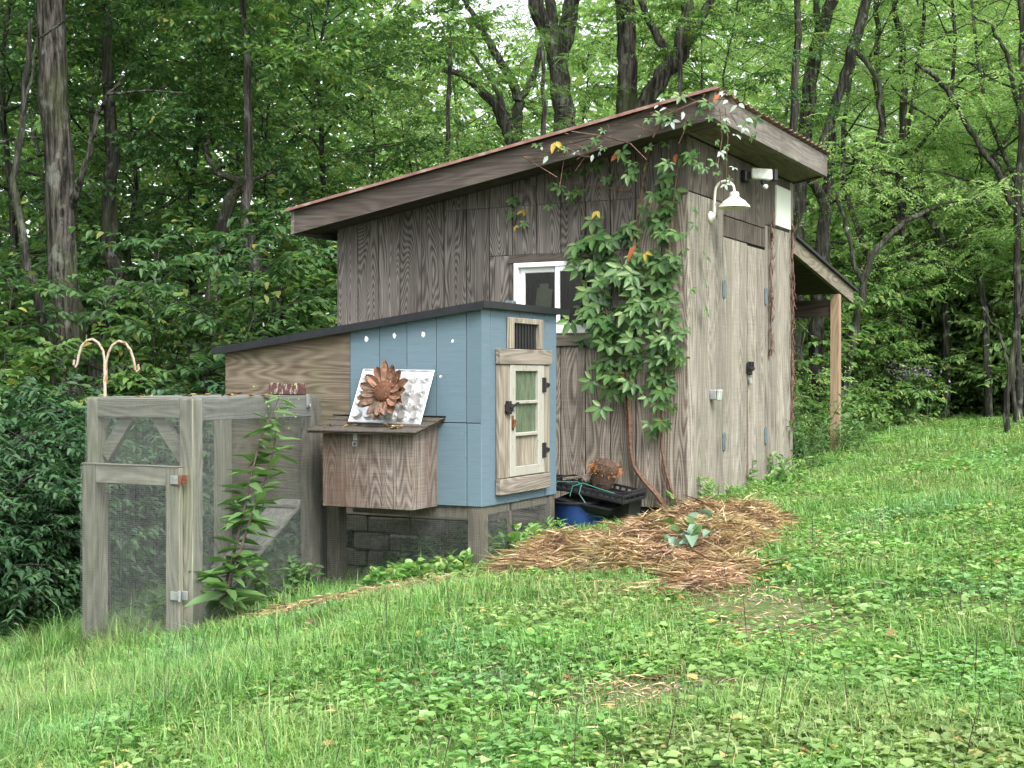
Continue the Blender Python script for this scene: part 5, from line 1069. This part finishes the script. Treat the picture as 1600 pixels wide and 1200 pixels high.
big_tree('dark_tree', 'dark stout trunk leaning towards the low end of the shed', [[(432, 520, 14.5, .12), (425, 450, 14.5, .11), (402, 420, 14.5, .08), (385, 350, 14.5, .06), (390, 200, 14.5, .045), (380, -20, 14.5, .035)]], 'bark_dark', 'broad2', 5.0, .8, 9)
big_tree('dark_tree', 'thin dark trunk with bare arching branch at the left edge', [[(80, 560, 13, .05), (45, 420, 13, .04), (20, 280, 13, .035), (35, 200, 13, .03), (50, 30, 13, .02)], [(35, 200, 13, .018), (60, 60, 12.9, .012), (110, 25, 12.8, .008)]], 'bark_dark', None, n=7)
big_tree('mature_tree', 'dark forked trunk rising right of the roof peak', [[(1240, 420, 17, .11), (1258, 200, 17, .095), (1272, 90, 17, .09), (1290, 30, 17, .08), (1310, -40, 17, .07), (1320, -300, 17, .05)], [(1272, 95, 17, .05), (1278, 30, 17.1, .045), (1272, -40, 17.1, .03)]], 'bark_dark', 'locust1', 8.5, .65)
big_tree('crooked_tree', 'crooked dark trunk just above the lean-to roof', [[(1275, 520, 16, .09), (1283, 390, 16, .08), (1290, 335, 16, .07), (1280, 300, 16, .06), (1265, 280, 16, .05), (1310, 150, 16, .06), (1335, 70, 16, .07), (1352, 0, 16, .06), (1360, -60, 16, .05)], [(1335, 72, 16, .03), (1372, 130, 16, .028), (1380, 220, 16, .022)]], 'bark_dark', 'locust2', 8.5, .6, 9)
big_tree('slender_tree', 'slender speckled tree with a Y fork right of the lean-to', [[(1432, 660, 18, .09), (1428, 560, 18, .075), (1420, 400, 18, .07), (1405, 290, 18, .055), (1412, 180, 18, .05), (1408, 60, 18, .04), (1385, -30, 18, .03)], [(1412, 250, 18, .035), (1428, 140, 18, .03), (1440, 50, 18, .025), (1445, -30, 18, .02)], [(1422, 395, 18, .03), (1432, 330, 18, .03), (1415, 300, 18, .02)]], 'bark_lichen', 'locust1', 8.5, .65, 9)
big_tree('slender_tree', 'straight slender grey trunk behind the lean-to post', [[(1385, 640, 19, .07), (1384, 420, 19, .06), (1378, 240, 19, .05), (1370, 40, 19, .04), (1362, -60, 19, .03)]], 'bark_grey', 'locust2', 8.5, .65, 8)
big_tree('arched_tree', 'arching dark branch tree sweeping left across the right edge', [[(1592, 650, 16, .045), (1590, 480, 16, .042), (1588, 330, 16, .045), (1555, 265, 16, .038), (1520, 215, 16, .034), (1495, 165, 16, .03), (1465, 125, 16, .028), (1430, 98, 16, .018)], [(1590, 330, 16, .05), (1598, 180, 16, .045), (1596, 20, 16, .035), (1590, -60, 16, .03)], [(1596, 180, 16, .03), (1570, 80, 16, .024), (1545, 40, 16, .018), (1520, 25, 16, .01)]], 'bark_dark', 'locust1', 8.0, .6, 9)
big_tree('slender_tree', 'dark leaning sapling trunk at the right edge by the grass', [[(1572, 668, 15, .035), (1578, 580, 15, .032), (1590, 500, 15, .03), (1605, 420, 15, .025)], [(1578, 580, 15, .02), (1560, 520, 15, .016), (1535, 480, 15, .012)], [(1582, 560, 15.1, .022), (1586, 660, 15.2, .024)]], 'bark_dark', None, n=7)
big_tree('slender_tree', 'low curving branch tree crossing behind the lean-to roof', [[(1318, 620, 15.5, .06), (1345, 460, 15.5, .045), (1360, 400, 15.5, .04), (1410, 350, 15.5, .03), (1470, 318, 15.5, .02), (1540, 308, 15.5, .01)], [(1345, 440, 15.5, .03), (1325, 370, 15.5, .025), (1308, 300, 15.5, .016)]], 'bark_dark', None, n=8)
big_tree('mature_tree', 'grey trunk standing between the shed corner and the lean-to post', [[(1278, 690, 17, .08), (1280, 560, 17, .075), (1282, 400, 17, .07), (1300, 200, 17.5, .06)]], 'bark_grey', None, n=9)

big_tree('maple_tree', 'dark leaved tree spreading over the high end of the shed roof', [[(1225, 560, 15.6, .07), (1228, 420, 15.6, .065), (1236, 250, 15.6, .05), (1245, 60, 15.6, .04), (1250, -120, 15.6, .03)]], 'bark_dark', 'broad1', 3.3, .42, 9)

big_tree('slender_tree', 'slim tree hidden behind the shed with leaves above the mid roof', [[(858, 560, 15.2, .05), (860, 420, 15.2, .045), (850, 200, 15.2, .03), (846, 60, 15.2, .02)]], 'bark_dark', 'locust2', 4.2, .42, 8)
big_tree('slender_tree', 'slim tree hidden behind the shed with leaves near the roof peak', [[(1060, 560, 14.9, .05), (1062, 420, 14.9, .045), (1058, 200, 14.9, .03), (1066, 40, 14.9, .02)]], 'bark_dark', 'broad2', 4.7, .36, 8)
big_tree('slender_tree', 'slim tree behind the low roof end with leaves reaching over the rake', [[(690, 560, 15.6, .05), (694, 420, 15.6, .045), (700, 250, 15.6, .03), (704, 60, 15.6, .02)]], 'bark_dark', 'broad2', 3.4, .42, 8)

# the wood around: repeats nobody could tell apart share a label and a group
random.seed(21)
GL = [('broad1', 'dark leafy tree standing in the shady wood on the left'), ('broad2', 'green leafy tree standing in the shady wood on the left')]
for (px, d, k, s) in ((20, 16, 0, .8), (215, 17, 1, .75), (300, 18, 0, .85), (420, 17, 1, .7), (510, 18, 0, .8), (590, 21, 1, .8), (140, 21, 0, 1.0), (360, 22, 1, .95), (480, 24, 0, 1.0), (-60, 20, 1, 1.0), (60, 25, 0, 1.1), (250, 26, 1, 1.1), (-120, 14, 0, .8)):
    px_place(GL[k][0], px, d, s, GL[k][1], 'tree', 'leafy trees of the wood on the left')
for (px, d, k, s) in ((660, 25, 1, .9), (720, 28, 0, 1.0), (800, 30, 1, 1.0), (905, 29, 0, 1.0), (1000, 27, 1, 1.0), (1090, 24, 0, .95), (640, 20, 1, .65), (1150, 21, 1, .85)):
    px_place('locust1' if k else 'broad2', px, d, s, 'pale leafy tree seen above the shed roof' if k else 'green leafy tree seen above the shed roof', 'tree', 'trees seen above the shed roof')
for (px, d, k, s) in ((1230, 24, 1, 1.0), (1350, 26, 0, 1.0), (1420, 24, 1, 1.0), (1530, 26, 1, 1.1), (1600, 23, 1, 1.0), (1660, 21, 0, 1.0), (1700, 27, 1, 1.1), (1460, 31, 1, 1.2), (1570, 32, 1, 1.2)):
    px_place('locust1' if k else 'locust2', px, d, s, 'airy pale green tree in the wood on the right' if k else 'airy mid green tree in the wood on the right', 'tree', 'airy trees of the wood on the right')
for (px, d, k, s) in ((-30, 12, 1, .8), (30, 12.5, 0, .8), (150, 12.5, 1, .75), (235, 13, 0, .9), (300, 13.5, 1, .8), (380, 13, 0, .9), (450, 13.8, 1, .95), (500, 15, 0, 1.0), (200, 15.5, 0, 1.0), (560, 16, 1, 1.1), (620, 18, 0, 1.1), (700, 19, 1, 1.2), (90, 16, 1, 1.0)):
    px_place('sap2' if k else 'sap1', px, d, s, 'bushy green sapling at the edge of the left wood' if k else 'bushy dark sapling at the edge of the left wood', 'sapling', 'saplings at the edge of the left wood')
KT['shrub_lit'] = dict(trunk=KT['shrub']['trunk'], crown=KT['shrub']['crown'].copy(), name='shrub'); KT['shrub_lit']['crown'].materials[0] = MATS['leaf_lit_hazy']  # lit copy of the shrub: brighter light is put into its leaf colour
KT['sap_lit'] = dict(trunk=KT['sap1']['trunk'], crown=KT['sap1']['crown'].copy(), name='sapling'); KT['sap_lit']['crown'].materials[0] = MATS['leaf_lit_hazy']  # sapling crown recoloured paler, standing in for light reaching the right wood
for (px, d, k, s) in ((1255, 15.5, 1, .7), (1300, 17.5, 0, .7), (1345, 16.8, 1, .7), (1400, 18.5, 0, .8), (1450, 19, 1, .9), (1500, 19.5, 0, .8), (1550, 18.5, 1, .9), (1610, 19, 0, .9), (1660, 18.5, 1, .9), (1480, 22, 0, 1.0), (1240, 19, 1, 1.0)):
    px_place('sap2' if k else 'sap_lit', px, d, s, 'leafy green sapling behind the lawn on the right' if k else 'pale leafy sapling behind the lawn on the right', 'sapling', 'saplings behind the lawn on the right')
for (px, d, k, s) in ((-40, 10, 0, .95), (15, 10.2, 0, 1.0), (70, 10.4, 0, .9), (105, 10.8, 0, .9), (30, 11.2, 0, 1.1), (-10, 9.4, 0, .8), (120, 11.5, 0, 1.1), (180, 11.6, 0, 1.0), (240, 11.8, 0, 1.0), (300, 12, 1, 1.1), (350, 12.2, 0, 1.1), (420, 12.4, 0, 1.0), (480, 12.6, 1, 1.1), (75, 9.8, 0, .7)):
    px_place('shrub2' if k else 'shrub', px, d, s, 'pale leafy bush in the undergrowth beside the wire run' if k else 'dark leafy bush in the undergrowth beside the wire run', 'shrub', 'bushes beside the wire run')
for (px, d, k, s) in ((1262, 15, 0, .6), (1330, 16, 1, .6), (1290, 14.8, 1, .5), (1380, 17, 0, .7), (1440, 17.8, 1, .7), (1500, 18.2, 0, .7), (1560, 18.2, 1, .7), (1620, 18, 0, .8), (1530, 17.8, 1, .55), (1420, 17.2, 1, .55), (1590, 17.6, 0, .5), (1435, 18.8, 0, 1.2), (1490, 18.7, 0, 1.2), (1540, 18.9, 0, 1.25), (1590, 18.5, 0, 1.25), (1640, 18.4, 0, 1.2), (1515, 20, 0, 1.6), (1570, 20.5, 0, 1.7), (1460, 20.3, 0, 1.6), (1400, 19.6, 0, 1.4), (1350, 18.6, 0, 1.2), (1610, 17.9, 0, 1.2), (1660, 17.6, 0, 1.3), (1575, 18.2, 0, 1.1), (1620, 19.5, 0, 1.6)):
    px_place('shrub2' if k else 'shrub_lit', px, d, s, 'low green bush where the lawn meets the right wood' if k else 'low pale bush where the lawn meets the right wood', 'shrub', 'bushes where the lawn meets the right wood')
for (px, d, k, s) in ((1320, 17.8, 1, .85), (1395, 17.2, 0, .8), (1475, 17.4, 1, .85), (1545, 16.9, 1, .8), (1625, 17.2, 1, .9), (1690, 16.5, 0, .8)):
    px_place('locust1' if k else 'locust2', px, d, s, 'airy pale green tree at the front of the right wood' if k else 'airy mid green tree at the front of the right wood', 'tree', 'airy trees at the front of the right wood')
for (px, d, s) in ((1290, 18.5, 1.0), (1370, 19.5, 1.1), (1440, 18.2, 1.0), (1515, 18.8, 1.1), (1585, 18.2, 1.0), (1650, 18.8, 1.1), (1480, 17.6, .7), (1545, 17.4, .75), (1605, 17.0, .8), (1570, 19.5, 1.2), (1500, 20.5, 1.2), (1620, 20.5, 1.2)):
    px_place('sap3', px, d, s, 'pale bright sapling at the front of the right wood', 'sapling', 'pale saplings at the front of the right wood')
fl_ = weed_clump('purple_flower', 'small purple wildflower clump in front of the right wood', 'flower', tuple(atd(1425, 600, 16.8))[:2], .22, .75, 14, .06, 'leaf_weed', 41, .4)
n = 110; c_ = atd(1425, 582, 16.8); P = np.stack([c_.x + RNG.normal(0, .16, n), c_.y + RNG.normal(0, .14, n), c_.z + RNG.normal(0, .07, n)], 1); V, F = leaf4(P, unit(RNG, n), unit(RNG, n), RNG.uniform(.02, .045, n), RNG.uniform(.015, .03, n))
fo = link('blossom', fast_mesh('blossom', V, F, 'purple_petal'), fl_); fo.location = -WORLD[fl_.name]; fo['kind'] = 'stuff'
# dead leaves lying on the run roof and the nest box lid
n = 46; x = RNG.uniform(RX0, RX1, n); y = RNG.uniform(RY0, RY1, n); an = RNG.uniform(0, 6.283, n); P = np.stack([x, y, np.full(n, RZ + .006)], 1); P[:12, 0] = RNG.uniform(-1.72, -1.1, 12); P[:12, 1] = RNG.uniform(-2.18, -2.08, 12); P[:12, 2] = zn(P[:12, 1]) + .032
V, F = leaf6(P, np.stack([np.cos(an), np.sin(an), RNG.normal(.1, .15, n)], 1), np.array([[0, 0, 1.]]) + RNG.normal(0, .3, (n, 3)), RNG.uniform(.03, .075, n), RNG.uniform(.015, .035, n))
tag(link('dead_leaves', fast_mesh('dead_leaves', V, F, 'litter')), 'dead leaves lying on the run roof and nest box lid', 'dead leaves', kind='stuff')
# undergrowth and distant wood: one mass each
r = np.random.default_rng(77)
n = 26000; q = r.uniform(-.62, .62, n); t = 9.5 + 20 * r.random(n) ** 1.3; x = CAM[0] + t * (DV[0] + q * RV[0]); y = CAM[1] + t * (DV[1] + q * RV[1])
k = ~lawn_ok(x, y) & ~((x > -3.3) & (x < .1) & (y > -2.9) & (y < 4.6)) & ~((x > X0 - .4) & (x < .1) & (y < 0)) & (x < 12); x, y = x[k], y[k]; n = len(x)
an = r.uniform(0, 6.283, n); A = np.stack([x, y, gz(x, y)], 1); Bp = A + np.stack([r.normal(0, .12, n), r.normal(0, .12, n), r.uniform(.12, .55, n)], 1)
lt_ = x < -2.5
for sel, mt, lab in ((lt_, 'leaf_shrub', 'knee high leafy undergrowth on the floor of the left wood'), (~lt_, 'leaf_mid', 'knee high pale undergrowth on the floor of the right wood')):  # right half gets lighter leaves, painting in light its shaded floor lacks
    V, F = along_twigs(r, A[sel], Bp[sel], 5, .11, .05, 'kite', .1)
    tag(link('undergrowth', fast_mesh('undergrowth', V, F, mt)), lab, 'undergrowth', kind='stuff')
for lo, hi, mt, ztop, n, lab in ((-.75, -.10, 'leaf_mid', 24, 70000, 'distant shaded wood closing the view on the left'), (-.10, .75, 'leaf_lit_hazy', 17, 75000, 'distant pale green wood closing the view on the right')):
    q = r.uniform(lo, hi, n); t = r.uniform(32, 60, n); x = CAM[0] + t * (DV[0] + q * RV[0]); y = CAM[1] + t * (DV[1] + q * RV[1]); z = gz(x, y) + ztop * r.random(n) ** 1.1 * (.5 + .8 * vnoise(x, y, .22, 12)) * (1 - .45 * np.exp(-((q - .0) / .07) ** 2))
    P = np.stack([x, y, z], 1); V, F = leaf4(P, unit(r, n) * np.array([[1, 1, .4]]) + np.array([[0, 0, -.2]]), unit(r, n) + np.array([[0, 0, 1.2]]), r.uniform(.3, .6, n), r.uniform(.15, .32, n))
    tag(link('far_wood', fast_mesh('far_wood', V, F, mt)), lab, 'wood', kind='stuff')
